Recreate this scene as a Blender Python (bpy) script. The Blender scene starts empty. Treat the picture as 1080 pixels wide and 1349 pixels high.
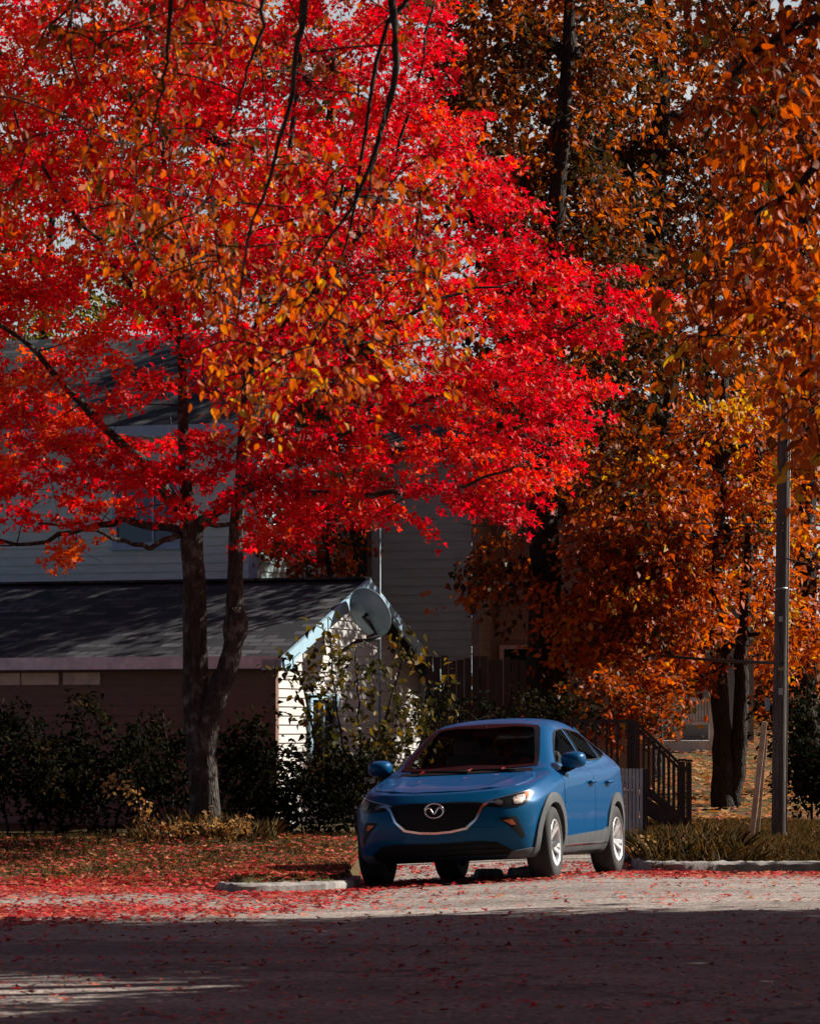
import bpy, bmesh, math, random
import numpy as np
from mathutils import Vector, Matrix
from mathutils.bvhtree import BVHTree
from mathutils.geometry import delaunay_2d_cdt

SC = bpy.context.scene
COL = SC.collection
F, HZ, CAMZ = 4820.0, 963.0, 1.3          # focal length and horizon in photo pixels, eye height in metres
R = math.radians

def P(px, py, Y):
    """point of the place seen at photo pixel (px, py), Y metres away"""
    return Vector(((px - 540.0) * Y / F, Y, CAMZ + (HZ - py) * Y / F))

def PX(px, Y):
    return (px - 540.0) * Y / F

# ------------------------------------------------------------------ terrain
def sstep(t):
    t = np.clip(t, 0, 1)
    return t * t * (3 - 2 * t)

EX = [-80, -2.9, -1.9, -1.48, -0.62, -0.52, 2.35, 2.45, 3.4, 80]
EY = [35.2, 35.0, 34.2, 31.9, 32.7, 43.0, 43.0, 36.6, 37.0, 37.6]
def edge_y(x):
    return np.interp(x, EX, EY)

def ground_z(x, y):
    x = np.asarray(x, float); y = np.asarray(y, float)
    z = -0.027 * np.clip(y - 31.5, 0, 5.5)
    z = z - 0.05 * np.clip(1.6 - x, 0, 2.4) * sstep((44 - y) / 7) * sstep((y - 22) / 8)      # the street dips towards its left gutter
    e = edge_y(x)
    ramp = np.where(x < -1.6, 3.2, np.where(x < 2.4, 0.25, 1.0))
    z = z + 0.13 * sstep((y - e) / ramp) + 0.010 * np.clip(y - e, 0, 12)
    z = z + 0.055 * np.clip(y - 49, 0, 60) * sstep((x - 1.0) / 3)
    z = z + 0.02 * np.clip(y - 60, 0, 60)
    z = z + 0.14 * np.exp(-(((x + 2.42) / 0.75) ** 2 + ((y - 41.7) / 0.7) ** 2))      # root mound of the maple
    return z

def GZ(x, y):
    return float(ground_z(x, y))

# ------------------------------------------------------------------ objects
def tag(o, label=None, cat=None, group=None, kind=None):
    if label: o['label'] = label
    if cat: o['category'] = cat
    if group: o['group'] = group
    if kind: o['kind'] = kind
    return o

def empty(name, loc=(0, 0, 0), rz=0.0):
    o = bpy.data.objects.new(name, None)
    o.empty_display_size = 0.2
    COL.objects.link(o)
    o.location = loc
    o.rotation_euler = (0, 0, rz)
    return o

def link(name, me, mat=None, parent=None):
    o = bpy.data.objects.new(name, me)
    COL.objects.link(o)
    if mat is not None:
        for m in (mat if isinstance(mat, (list, tuple)) else [mat]):
            me.materials.append(m)
    if parent is not None:
        o.parent = parent
    return o

def np_mesh(name, V, loops, starts, totals, smooth=False, attrs=None, matidx=None):
    me = bpy.data.meshes.new(name)
    me.vertices.add(len(V)); me.vertices.foreach_set('co', np.ascontiguousarray(V, np.float32).ravel())
    me.loops.add(len(loops)); me.loops.foreach_set('vertex_index', np.ascontiguousarray(loops, np.int32))
    me.polygons.add(len(starts))
    me.polygons.foreach_set('loop_start', np.ascontiguousarray(starts, np.int32))
    try:
        me.polygons.foreach_set('loop_total', np.ascontiguousarray(totals, np.int32))
    except Exception:
        pass
    me.polygons.foreach_set('use_smooth', np.full(len(starts), bool(smooth)))
    if matidx is not None:
        me.polygons.foreach_set('material_index', np.ascontiguousarray(matidx, np.int32))
    for k, a in (attrs or {}).items():
        at = me.attributes.new(k, 'FLOAT', 'FACE')
        at.data.foreach_set('value', np.ascontiguousarray(a, np.float32))
    me.update(calc_edges=True)
    me.validate()
    return me

class MB:
    """collects boxes, tubes, lathes and panels into one mesh"""
    def __init__(s):
        s.v = []; s.f = []; s.sm = []
    def add(s, verts, faces, smooth=False):
        n = len(s.v)
        s.v.extend([tuple(v) for v in verts])
        for f in faces:
            s.f.append([i + n for i in f]); s.sm.append(smooth)
        return s
    def box(s, c, size, rot=None, taper=None):
        hx, hy, hz = size[0] / 2, size[1] / 2, size[2] / 2
        vs = []
        for z in (-hz, hz):
            k = 1.0 if (taper is None or z < 0) else taper
            for x, y in ((-hx, -hy), (hx, -hy), (hx, hy), (-hx, hy)):
                p = Vector((x * k, y * k, z))
                if rot is not None: p = rot @ p
                vs.append(p + Vector(c))
        return s.add(vs, [(0, 3, 2, 1), (4, 5, 6, 7), (0, 1, 5, 4), (1, 2, 6, 5), (2, 3, 7, 6), (3, 0, 4, 7)])
    def beam(s, a, b, w, h, up=(0, 0, 1)):
        """a rectangular bar from a to b, w across, h along up"""
        a = Vector(a); b = Vector(b); d = (b - a); L = d.length; d.normalize()
        u = Vector(up); sx = d.cross(u)
        if sx.length < 1e-4: sx = d.cross(Vector((1, 0, 0)))
        sx.normalize(); u = sx.cross(d).normalized()
        vs = []
        for p in (a, b):
            for i, j in ((-1, -1), (1, -1), (1, 1), (-1, 1)):
                vs.append(p + sx * (i * w / 2) + u * (j * h / 2))
        return s.add(vs, [(0, 1, 2, 3), (7, 6, 5, 4), (0, 4, 5, 1), (1, 5, 6, 2), (2, 6, 7, 3), (3, 7, 4, 0)])
    def tube(s, pts, rad, k=8, caps=True, smooth=True):
        v, f = tube(np.array([tuple(p) for p in pts], float), rad, k, caps)
        return s.add(v, f, smooth)
    def lathe(s, prof, n=32, M=None, smooth=True):
        """prof: (radius, height) pairs turned round local Z"""
        vs = []; fs = []
        m = len(prof)
        for i in range(n):
            a = 2 * math.pi * i / n
            for r, h in prof:
                p = Vector((r * math.cos(a), r * math.sin(a), h))
                vs.append(M @ p if M is not None else p)
        for i in range(n):
            j = (i + 1) % n
            for k in range(m - 1):
                fs.append((i * m + k, j * m + k, j * m + k + 1, i * m + k + 1))
        return s.add(vs, fs, smooth)
    def build(s, name, mat=None, parent=None, bevel=0.0, xf=None):
        me = bpy.data.meshes.new(name)
        V = s.v if xf is None else [tuple(xf @ Vector(v)) for v in s.v]
        me.from_pydata(V, [], s.f)
        me.polygons.foreach_set('use_smooth', np.array(s.sm, bool))
        me.update()
        o = link(name, me, mat, parent)
        if bevel > 0:
            b = o.modifiers.new('bevel', 'BEVEL'); b.width = bevel; b.segments = 2; b.limit_method = 'ANGLE'
        return o

def tube(pts, rad, k=6, caps=True):
    pts = np.asarray(pts, float); n = len(pts)
    rad = np.broadcast_to(np.asarray(rad, float), (n,))
    d = np.gradient(pts, axis=0)
    d /= np.linalg.norm(d, axis=1)[:, None] + 1e-9
    ref = np.array([0.0, 0, 1.0]) if abs(d[:, 2]).mean() < 0.8 else np.array([0.31, 0.95, 0.0])
    a = np.cross(d, ref); a /= np.linalg.norm(a, axis=1)[:, None] + 1e-9
    b = np.cross(d, a)
    t = np.arange(k) * 2 * np.pi / k
    V = pts[:, None, :] + rad[:, None, None] * (np.cos(t)[None, :, None] * a[:, None, :] + np.sin(t)[None, :, None] * b[:, None, :])
    V = V.reshape(-1, 3)
    fs = []
    for i in range(n - 1):
        for j in range(k):
            j2 = (j + 1) % k
            fs.append((i * k + j, i * k + j2, (i + 1) * k + j2, (i + 1) * k + j))
    if caps:
        fs.append(tuple(range(k))[::-1]); fs.append(tuple((n - 1) * k + j for j in range(k)))
    return V, fs

# ------------------------------------------------------------------ materials
def nmat(name):
    m = bpy.data.materials.new(name); m.use_nodes = True
    nt = m.node_tree; nt.nodes.clear()
    out = nt.nodes.new('ShaderNodeOutputMaterial')
    return m, nt, out

def N(nt, t, **kw):
    n = nt.nodes.new(t)
    for k, v in kw.items():
        if k.startswith('i_'):
            n.inputs[k[2:].replace('_', ' ')].default_value = v
        else:
            setattr(n, k, v)
    return n

def ramp(nt, fac, stops, interp='LINEAR'):
    r = nt.nodes.new('ShaderNodeValToRGB'); r.color_ramp.interpolation = interp
    e = r.color_ramp.elements
    while len(e) < len(stops): e.new(0.5)
    for i, (p, c) in enumerate(stops):
        e[i].position = p; e[i].color = (c[0], c[1], c[2], 1)
    nt.links.new(fac, r.inputs[0])
    return r.outputs[0]

def math_n(nt, op, a, b=None):
    n = nt.nodes.new('ShaderNodeMath'); n.operation = op
    for i, v in enumerate((a, b)):
        if v is None: continue
        if isinstance(v, (int, float)): n.inputs[i].default_value = v
        else: nt.links.new(v, n.inputs[i])
    return n.outputs[0]

def mixc(nt, fac, a, b, mode='MIX'):
    n = nt.nodes.new('ShaderNodeMix'); n.data_type = 'RGBA'; n.blend_type = mode
    for k, v in ((0, fac), (6, a), (7, b)):
        if isinstance(v, (int, float)): n.inputs[k].default_value = v
        elif isinstance(v, tuple): n.inputs[k].default_value = (v[0], v[1], v[2], 1)
        else: nt.links.new(v, n.inputs[k])
    return n.outputs[2]

def noise(nt, vec, scale, detail=4, rough=0.55):
    n = N(nt, 'ShaderNodeTexNoise'); n.inputs['Scale'].default_value = scale
    n.inputs['Detail'].default_value = detail; n.inputs['Roughness'].default_value = rough
    if vec is not None: nt.links.new(vec, n.inputs['Vector'])
    return n.outputs['Fac']

def coord(nt, kind='Object', scale=None):
    c = N(nt, 'ShaderNodeTexCoord').outputs[kind]
    if scale is not None:
        m = N(nt, 'ShaderNodeMapping'); m.inputs['Scale'].default_value = scale
        nt.links.new(c, m.inputs['Vector']); c = m.outputs[0]
    return c

def bump(nt, h, strength=0.3, dist=0.01):
    b = N(nt, 'ShaderNodeBump'); b.inputs['Strength'].default_value = strength; b.inputs['Distance'].default_value = dist
    nt.links.new(h, b.inputs['Height'])
    return b.outputs[0]

def princ(nt, out, col, rough=0.6, metal=0.0, spec=0.5, normal=None, **kw):
    p = N(nt, 'ShaderNodeBsdfPrincipled')
    if isinstance(col, tuple): p.inputs['Base Color'].default_value = (col[0], col[1], col[2], 1)
    else: nt.links.new(col, p.inputs['Base Color'])
    if isinstance(rough, (int, float)): p.inputs['Roughness'].default_value = rough
    else: nt.links.new(rough, p.inputs['Roughness'])
    p.inputs['Metallic'].default_value = metal
    p.inputs['Specular IOR Level'].default_value = spec
    if normal is not None: nt.links.new(normal, p.inputs['Normal'])
    for k, v in kw.items(): p.inputs[k.replace('_', ' ')].default_value = v
    nt.links.new(p.outputs[0], out.inputs[0])
    return p

def plain(name, col, rough=0.6, metal=0.0, spec=0.5, var=0.25, scale=6.0, bmp=0.15, **kw):
    """a painted, metal or plastic surface with a little uneven wear"""
    m, nt, out = nmat(name)
    c = coord(nt)
    n = noise(nt, c, scale, 6, 0.6)
    lo = tuple(x * (1 - var) for x in col); hi = tuple(min(1, x * (1 + var)) for x in col)
    base = ramp(nt, n, [(0.3, lo), (0.7, hi)])
    nn = bump(nt, noise(nt, c, scale * 9, 3), bmp, 0.004) if bmp else None
    princ(nt, out, base, rough, metal, spec, nn, **kw)
    return m

def leafmat(name, stops, trans=0.45, rough=0.55, tcol=1.3, spec=0.2):
    m, nt, out = nmat(name)
    a = N(nt, 'ShaderNodeAttribute', attribute_name='tint')
    c = ramp(nt, a.outputs['Fac'], stops)
    vein = noise(nt, coord(nt), 45, 2)
    c = mixc(nt, 0.35, c, ramp(nt, vein, [(0.3, (0.45, 0.45, 0.45)), (0.7, (1, 1, 1))]), 'MULTIPLY')
    p = N(nt, 'ShaderNodeBsdfPrincipled')
    nt.links.new(c, p.inputs['Base Color'])
    p.inputs['Roughness'].default_value = rough; p.inputs['Specular IOR Level'].default_value = spec
    t = N(nt, 'ShaderNodeBsdfTranslucent')
    hs = N(nt, 'ShaderNodeHueSaturation'); hs.inputs['Saturation'].default_value = 1.1; hs.inputs['Value'].default_value = tcol
    nt.links.new(c, hs.inputs['Color']); nt.links.new(hs.outputs[0], t.inputs['Color'])
    mx = N(nt, 'ShaderNodeMixShader'); mx.inputs[0].default_value = trans
    nt.links.new(p.outputs[0], mx.inputs[1]); nt.links.new(t.outputs[0], mx.inputs[2])
    nt.links.new(mx.outputs[0], out.inputs[0])
    return m

def barkmat(name, dark, light, lichen=0.0):
    m, nt, out = nmat(name)
    c = coord(nt, 'Object', (1, 1, 0.22))
    n1 = noise(nt, c, 26, 8, 0.65)
    v = N(nt, 'ShaderNodeTexVoronoi'); v.feature = 'DISTANCE_TO_EDGE'; v.inputs['Scale'].default_value = 30
    nt.links.new(c, v.inputs['Vector'])
    col = ramp(nt, n1, [(0.3, dark), (0.72, light)])
    patch = noise(nt, coord(nt), 5, 6, 0.7)
    if lichen:
        col = mixc(nt, ramp(nt, patch, [(0.52, (0, 0, 0)), (0.7, (lichen,) * 3)]), col, (0.36, 0.35, 0.31))
    h = math_n(nt, 'ADD', math_n(nt, 'MULTIPLY', n1, 0.6), ramp(nt, v.outputs[0], [(0.0, (0, 0, 0)), (0.25, (1, 1, 1))]))
    princ(nt, out, col, 0.9, 0, 0.2, bump(nt, h, 0.9, 0.02))
    return m
# ------------------------------------------------------------------ leaves, limbs, trees
def tmpl_maple():
    ang = [-90, -40, -15, 12, 38, 62, 90, 118, 142, 168, 195, 220]
    rad = [0.12, 0.42, 0.30, 0.62, 0.34, 0.36, 0.80, 0.36, 0.34, 0.62, 0.30, 0.42]
    v = [(0, 0.02, 0)]
    for a, r in zip(ang, rad):
        x = r * math.cos(R(a)); y = 0.15 + r * math.sin(R(a)) * 0.95
        v.append((x, y, 0.22 * abs(x) - 0.12 * max(0, y) ** 2))
    v[0] = (0, 0.15, -0.02)
    n = len(ang)
    return np.array(v), [(0, 1 + i, 1 + (i + 1) % n) for i in range(n)]

def tmpl_star():
    ang = [-90, -20, 10, 50, 90, 130, 170, 200]
    rad = [0.10, 0.45, 0.62, 0.34, 0.82, 0.34, 0.62, 0.45]
    v = [(0, 0.15, 0)]
    for a, r in zip(ang, rad):
        x = r * math.cos(R(a)); y = 0.15 + r * math.sin(R(a)) * 0.95
        v.append((x, y, 0.28 * abs(x) - 0.15 * max(0, y) ** 2))
    n = len(ang)
    return np.array(v), [(0, 1 + i, 1 + (i + 1) % n) for i in range(n)]

def tmpl_ovate():
    v = [(0, -0.1, 0), (0, 0.35, -0.02), (0, 1.0, -0.14),
         (0.27, 0.16, 0.07), (0.32, 0.42, 0.08), (0.17, 0.76, -0.02),
         (-0.27, 0.16, 0.07), (-0.32, 0.42, 0.08), (-0.17, 0.76, -0.02)]
    f = [(0, 3, 4, 1), (1, 4, 5, 2), (0, 1, 7, 6), (1, 2, 8, 7)]
    return np.array(v), f

def tmpl_simple():
    v = [(0, 0, 0), (0.34, 0.4, 0.1), (0, 1.0, -0.1), (-0.34, 0.4, 0.1)]
    return np.array(v), [(0, 1, 2), (0, 2, 3)]

TM = {'maple': tmpl_maple(), 'star': tmpl_star(), 'ovate': tmpl_ovate(), 'simple': tmpl_simple()}

def unit(a):
    return a / (np.linalg.norm(a, axis=-1, keepdims=True) + 1e-9)

def leaf_mesh(name, kind, pos, nrm, dirv, size, tint, rng=None, curl=(-0.6, 2.6)):
    T, fs = TM[kind]
    n = len(pos)
    nrm = unit(nrm); s = unit(np.cross(dirv, nrm)); d = np.cross(nrm, s)
    size = np.broadcast_to(size, (n,))
    k = len(T)
    w = np.ones(n); bend = np.ones(n)
    if rng is not None:
        w = rng.uniform(0.75, 1.15, n); bend = rng.uniform(curl[0], curl[1], n)
    V = pos[:, None, :] + size[:, None, None] * (
        (T[None, :, 0, None] * w[:, None, None]) * s[:, None, :] + T[None, :, 1, None] * d[:, None, :]
        + (T[None, :, 2, None] * bend[:, None, None]) * nrm[:, None, :])
    V = V.reshape(-1, 3)
    fl = np.array([i for f in fs for i in f]); tot = np.array([len(f) for f in fs])
    loops = (np.arange(n)[:, None] * k + fl[None, :]).ravel()
    totals = np.tile(tot, n); starts = np.concatenate([[0], np.cumsum(totals)[:-1]])
    return np_mesh(name, V, loops, starts, totals, False, {'tint': np.repeat(tint, len(fs))})

def spray_leaves(rng, C, O, rad, per, size, flat=0.22, droop=0.3, wide=0.62, upn=0.7, jit=0.6, hang=0.35, spread=0.2):
    """leaves spread over flat fans of twigs: C centres, O outward directions, rad radii"""
    m = len(C)
    rad = np.broadcast_to(rad, (m,)); cnt = np.maximum(3, (per * (rad / rad.mean()) ** 2 * rng.uniform(0.7, 1.3, m))).astype(int)
    idx = np.repeat(np.arange(m), cnt); n = len(idx)
    O = unit(O); S = unit(np.cross(O, np.array([0, 0, 1.0]) + rng.normal(0, 0.25, (m, 3)))); U = np.cross(S, O)
    # leaves sit in small tufts along the twigs, which breaks the outline up
    tuft = rng.integers(0, 9, n)
    tt = rng.uniform(-1, 1, (m, 9)); ts = rng.uniform(-1, 1, (m, 9)); tz = rng.normal(0, 1, (m, 9))
    a = tt[idx, tuft] * 0.85 + rng.normal(0, 0.2, n)
    b = ts[idx, tuft] * np.sqrt(np.clip(1 - 0.7 * a * a, 0.05, 1)) * wide + rng.normal(0, 0.13, n)
    c = tz[idx, tuft] * flat * 0.7 + rng.normal(0, flat * 0.55, n) - droop * np.clip(a, 0, 2) ** 2 - 0.5 * droop * b * b
    r = rad[idx][:, None]
    pos = C[idx] + r * (a[:, None] * O[idx] + b[:, None] * S[idx] + c[:, None] * U[idx])
    nrm = np.stack([rng.normal(0, jit, n), rng.normal(0, jit, n), rng.normal(upn, jit * 0.6, n)], 1) + 0.25 * O[idx]
    dirv = 0.6 * O[idx] + (b[:, None] * 0.9) * S[idx] + rng.normal(0, 0.5, (n, 3)) - np.array([0, 0, hang])
    tint = np.clip(0.5 + rng.normal(0, spread, m)[idx] + rng.normal(0, 0.17, n), 0.01, 0.99)
    sz = size * rng.uniform(0.6, 1.2, n)
    return pos, nrm, dirv, sz, tint

def smooth_path(pts, n):
    """Catmull-Rom through the given points"""
    p = np.array([tuple(q) for q in pts], float)
    if len(p) < 3:
        t = np.linspace(0, 1, n)[:, None]; return p[0] * (1 - t) + p[-1] * t
    q = np.vstack([2 * p[0] - p[1], p, 2 * p[-1] - p[-2]])
    out = []
    for u in np.linspace(0, len(p) - 1 - 1e-6, n):
        i = int(u); t = u - i
        a, b, c, d = q[i], q[i + 1], q[i + 2], q[i + 3]
        out.append(0.5 * (2 * b + (c - a) * t + (2 * a - 5 * b + 4 * c - d) * t * t + (3 * b - a - 3 * c + d) * t ** 3))
    return np.array(out)

class Limbs:
    def __init__(s, rng):
        s.rng = rng; s.V = []; s.L = []; s.T = []; s.nv = 0; s.pool = []; s.poolr = []
    def tube(s, pts, rad, k=8, pool=True, rough=0.0):
        pts = np.asarray(pts, float)
        rad = np.broadcast_to(np.asarray(rad, float), (len(pts),))
        V, fs = tube(pts, rad, k, True)
        if rough:
            V = V + s.rng.normal(0, 1, V.shape) * rough * np.repeat(rad, k)[:, None]
        s.V.append(V)
        for f in fs:
            s.L.extend([i + s.nv for i in f]); s.T.append(len(f))
        s.nv += len(V)
        if pool:
            s.pool.append(pts); s.poolr.append(rad)
    def limb(s, pts, r0, r1, n=14, k=9, wob=0.0, pool=True, flare=0.0, rough=0.05):
        p = smooth_path(pts, n)
        if wob: p[1:-1] += s.rng.normal(0, wob, (n - 2, 3))
        t = np.linspace(0, 1, n)
        r = r0 + (r1 - r0) * t ** 0.85
        if flare: r = r * (1 + flare * np.exp(-t * 14))
        s.tube(p, r, k, pool, rough)
        return p
    def attach(s, C, r0=0.010, grow=0.007, up=0.12, maxr=0.06):
        """a twig from the nearest limb to every spray centre, nearest first; returns outward directions"""
        pool = np.vstack(s.pool); poolr = np.concatenate(s.poolr)
        d0 = np.array([np.min(((pool - c) ** 2).sum(1)) for c in C])
        O = np.zeros_like(C)
        for i in np.argsort(d0):
            c = C[i]
            dd = np.sqrt(((pool - c) ** 2).sum(1)) + 0.35 * np.clip(pool[:, 2] - c[2], 0, 9)
            j = int(np.argmin(dd)); a = pool[j]; L = np.linalg.norm(c - a)
            mid = 0.5 * (a + c) + np.array([0, 0, up * L]) + s.rng.normal(0, 0.06 * L + 0.005, 3)
            t = np.linspace(0, 1, 6)[:, None]
            p = a * (1 - t) ** 2 + 2 * mid * t * (1 - t) + c * t * t
            rr = min(maxr, max(poolr[j] * 0.7, 0.004), r0 + grow * L)
            s.tube(p, np.linspace(rr, max(0.004, rr * 0.45), 6), 5, False)
            pool = np.vstack([pool, p[2:]]); poolr = np.concatenate([poolr, np.linspace(rr, rr * 0.45, 6)[2:]])
            o = p[-1] - p[-2]; O[i] = o / (np.linalg.norm(o) + 1e-9)
        return O
    def twigs(s, C, O, rad, k=3, r=0.004):
        for c, o, q in zip(C, O, np.broadcast_to(rad, (len(C),))):
            for _ in range(k):
                d = o * s.rng.uniform(0.3, 1) + s.rng.normal(0, 0.5, 3) * np.array([1, 1, 0.35])
                d /= np.linalg.norm(d); e = c + d * q * s.rng.uniform(0.6, 1.0) - np.array([0, 0, 0.1 * q])
                s.tube(np.array([c, 0.5 * (c + e) + s.rng.normal(0, 0.03 * q, 3), e]), [r * 1.3, r, r * 0.6], 3, False)
    def mesh(s, name):
        tot = np.array(s.T); st = np.concatenate([[0], np.cumsum(tot)[:-1]])
        return np_mesh(name, np.vstack(s.V), np.array(s.L), st, tot, True)

def in_poly(px, py, poly):
    poly = np.asarray(poly, float); x0, y0 = poly[:, 0], poly[:, 1]
    x1, y1 = np.roll(x0, -1), np.roll(y0, -1)
    ins = np.zeros(len(px), bool)
    for a, b, c, d in zip(x0, y0, x1, y1):
        if b == d: continue
        cr = ((b > py) != (d > py)) & (px < (c - a) * (py - b) / (d - b) + a)
        ins ^= cr
    return ins

def Pn(px, py, Y):
    return np.stack([(px - 540.0) * Y / F, Y, CAMZ + (HZ - py) * Y / F], 1)

def poly_sample(rng, poly, n, mind=0.0, weight=None):
    poly = np.asarray(poly, float); lo = poly.min(0); hi = poly.max(0)
    out = np.zeros((0, 2)); tries = 0
    while len(out) < n and tries < 60:
        q = rng.uniform(lo, hi, (n * 2, 2)); q = q[in_poly(q[:, 0], q[:, 1], poly)]
        if weight is not None: q = q[rng.uniform(0, 1, len(q)) < weight(q[:, 0], q[:, 1])]
        for p in q:
            if len(out) >= n: break
            if mind and len(out) and np.min(((out - p) ** 2).sum(1)) < (mind * (1 - tries / 60)) ** 2: continue
            out = np.vstack([out, p])
        tries += 1
    return out

def blob_sample(rng, blobs, scale=1.0):
    """spray centres in crown masses: (px, py, rx, ry, Y, depth, count), shells denser than cores"""
    C = []
    for (px, py, rx, ry, Y, dep, n) in blobs:
        n = max(3, int(n * scale))
        u = unit(rng.normal(0, 1, (n, 3))) * (rng.uniform(0.12, 1, n) ** 0.42)[:, None]
        yy = Y + u[:, 1] * dep
        C.append(Pn(px + u[:, 0] * rx, py + u[:, 2] * ry, yy))
    return np.vstack(C)
# ------------------------------------------------------------------ the ground, road, kerbs, litter
def sheet(name, X, Y, zf, mat, kind='structure'):
    """grid sheet; Y may be a function row->array so that an edge is followed"""
    nx, ny = len(X), Y.shape[0]
    XX = np.tile(X, (ny, 1)); ZZ = zf(XX, Y)
    V = np.stack([XX, Y, ZZ], -1).reshape(-1, 3)
    a = (np.arange(ny - 1)[:, None] * nx + np.arange(nx - 1)[None, :]).ravel()
    L = np.stack([a, a + 1, a + nx + 1, a + nx], 1)
    me = np_mesh(name, V, L.ravel(), np.arange(len(a)) * 4, np.full(len(a), 4), True)
    o = link(name, me, mat); o['kind'] = kind
    return o

def ground_material():
    m, nt, out = nmat('lawn_soil')
    c = coord(nt)
    n1 = noise(nt, c, 1.6, 6, 0.6); n2 = noise(nt, c, 22, 6, 0.7)
    soil = ramp(nt, n2, [(0.3, (0.045, 0.030, 0.018)), (0.7, (0.13, 0.085, 0.045))])
    grass = ramp(nt, n2, [(0.3, (0.04, 0.035, 0.012)), (0.7, (0.12, 0.10, 0.035))])
    col = mixc(nt, ramp(nt, n1, [(0.42, (0, 0, 0)), (0.6, (1, 1, 1))]), soil, grass)
    princ(nt, out, col, 0.95, 0, 0.1, bump(nt, n2, 0.8, 0.03))
    return m

def road_material():
    m, nt, out = nmat('worn_asphalt')
    c = coord(nt)
    big = noise(nt, coord(nt, 'Object', (0.35, 1.0, 1)), 0.9, 5, 0.6)
    fine = noise(nt, c, 120, 3, 0.7)
    v = N(nt, 'ShaderNodeTexVoronoi'); v.inputs['Scale'].default_value = 42; nt.links.new(c, v.inputs['Vector'])
    mid = noise(nt, c, 7, 6, 0.65)
    base = ramp(nt, big, [(0.3, (0.165, 0.140, 0.128)), (0.5, (0.28, 0.240, 0.218)), (0.72, (0.385, 0.330, 0.300))])
    base = mixc(nt, 0.8, base, ramp(nt, mid, [(0.3, (0.62, 0.62, 0.62)), (0.7, (1.08, 1.05, 1.03))]), 'MULTIPLY')
    stone = ramp(nt, v.outputs['Color'], [(0.0, (0.35, 0.33, 0.32)), (0.5, (0.9, 0.9, 0.9)), (1.0, (1.7, 1.65, 1.6))])
    base = mixc(nt, 0.85, base, stone, 'MULTIPLY')
    # cracks: thin dark seams running mostly across
    w = N(nt, 'ShaderNodeTexVoronoi'); w.feature = 'DISTANCE_TO_EDGE'; w.inputs['Scale'].default_value = 0.30
    dist = N(nt, 'ShaderNodeTexNoise'); dist.inputs['Scale'].default_value = 2.2; dist.inputs['Detail'].default_value = 6
    nt.links.new(c, dist.inputs['Vector'])
    vm = N(nt, 'ShaderNodeVectorMath', operation='ADD'); sc = N(nt, 'ShaderNodeVectorMath', operation='SCALE'); sc.inputs['Scale'].default_value = 0.9
    nt.links.new(dist.outputs['Color'], sc.inputs[0]); nt.links.new(coord(nt, 'Object', (0.45, 1, 1)), vm.inputs[0]); nt.links.new(sc.outputs[0], vm.inputs[1])
    nt.links.new(vm.outputs[0], w.inputs['Vector'])
    crack = ramp(nt, w.outputs['Distance'], [(0.0, (0, 0, 0)), (0.004, (0.2, 0.2, 0.2)), (0.012, (1, 1, 1))])
    base = mixc(nt, 0.5, base, crack, 'MULTIPLY')
    h = math_n(nt, 'ADD', math_n(nt, 'MULTIPLY', v.outputs['Distance'], 0.5), math_n(nt, 'ADD', math_n(nt, 'MULTIPLY', mid, 1.2), math_n(nt, 'MULTIPLY', crack, 2.0)))
    princ(nt, out, base, 0.85, 0, 0.25, bump(nt, h, 0.8, 0.012))
    return m

def gravel_material():
    m, nt, out = nmat('pale_gravel')
    c = coord(nt)
    v = N(nt, 'ShaderNodeTexVoronoi'); v.inputs['Scale'].default_value = 38; nt.links.new(c, v.inputs['Vector'])
    n = noise(nt, c, 2.2, 5, 0.6)
    base = mixc(nt, 0.6, ramp(nt, n, [(0.3, (0.17, 0.145, 0.125)), (0.7, (0.38, 0.34, 0.31))]), ramp(nt, v.outputs['Color'], [(0, (0.5, 0.48, 0.46)), (1, (1.25, 1.2, 1.2))]), 'MULTIPLY')
    princ(nt, out, base, 0.9, 0, 0.2, bump(nt, v.outputs['Distance'], 0.9, 0.02))
    return m

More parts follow.
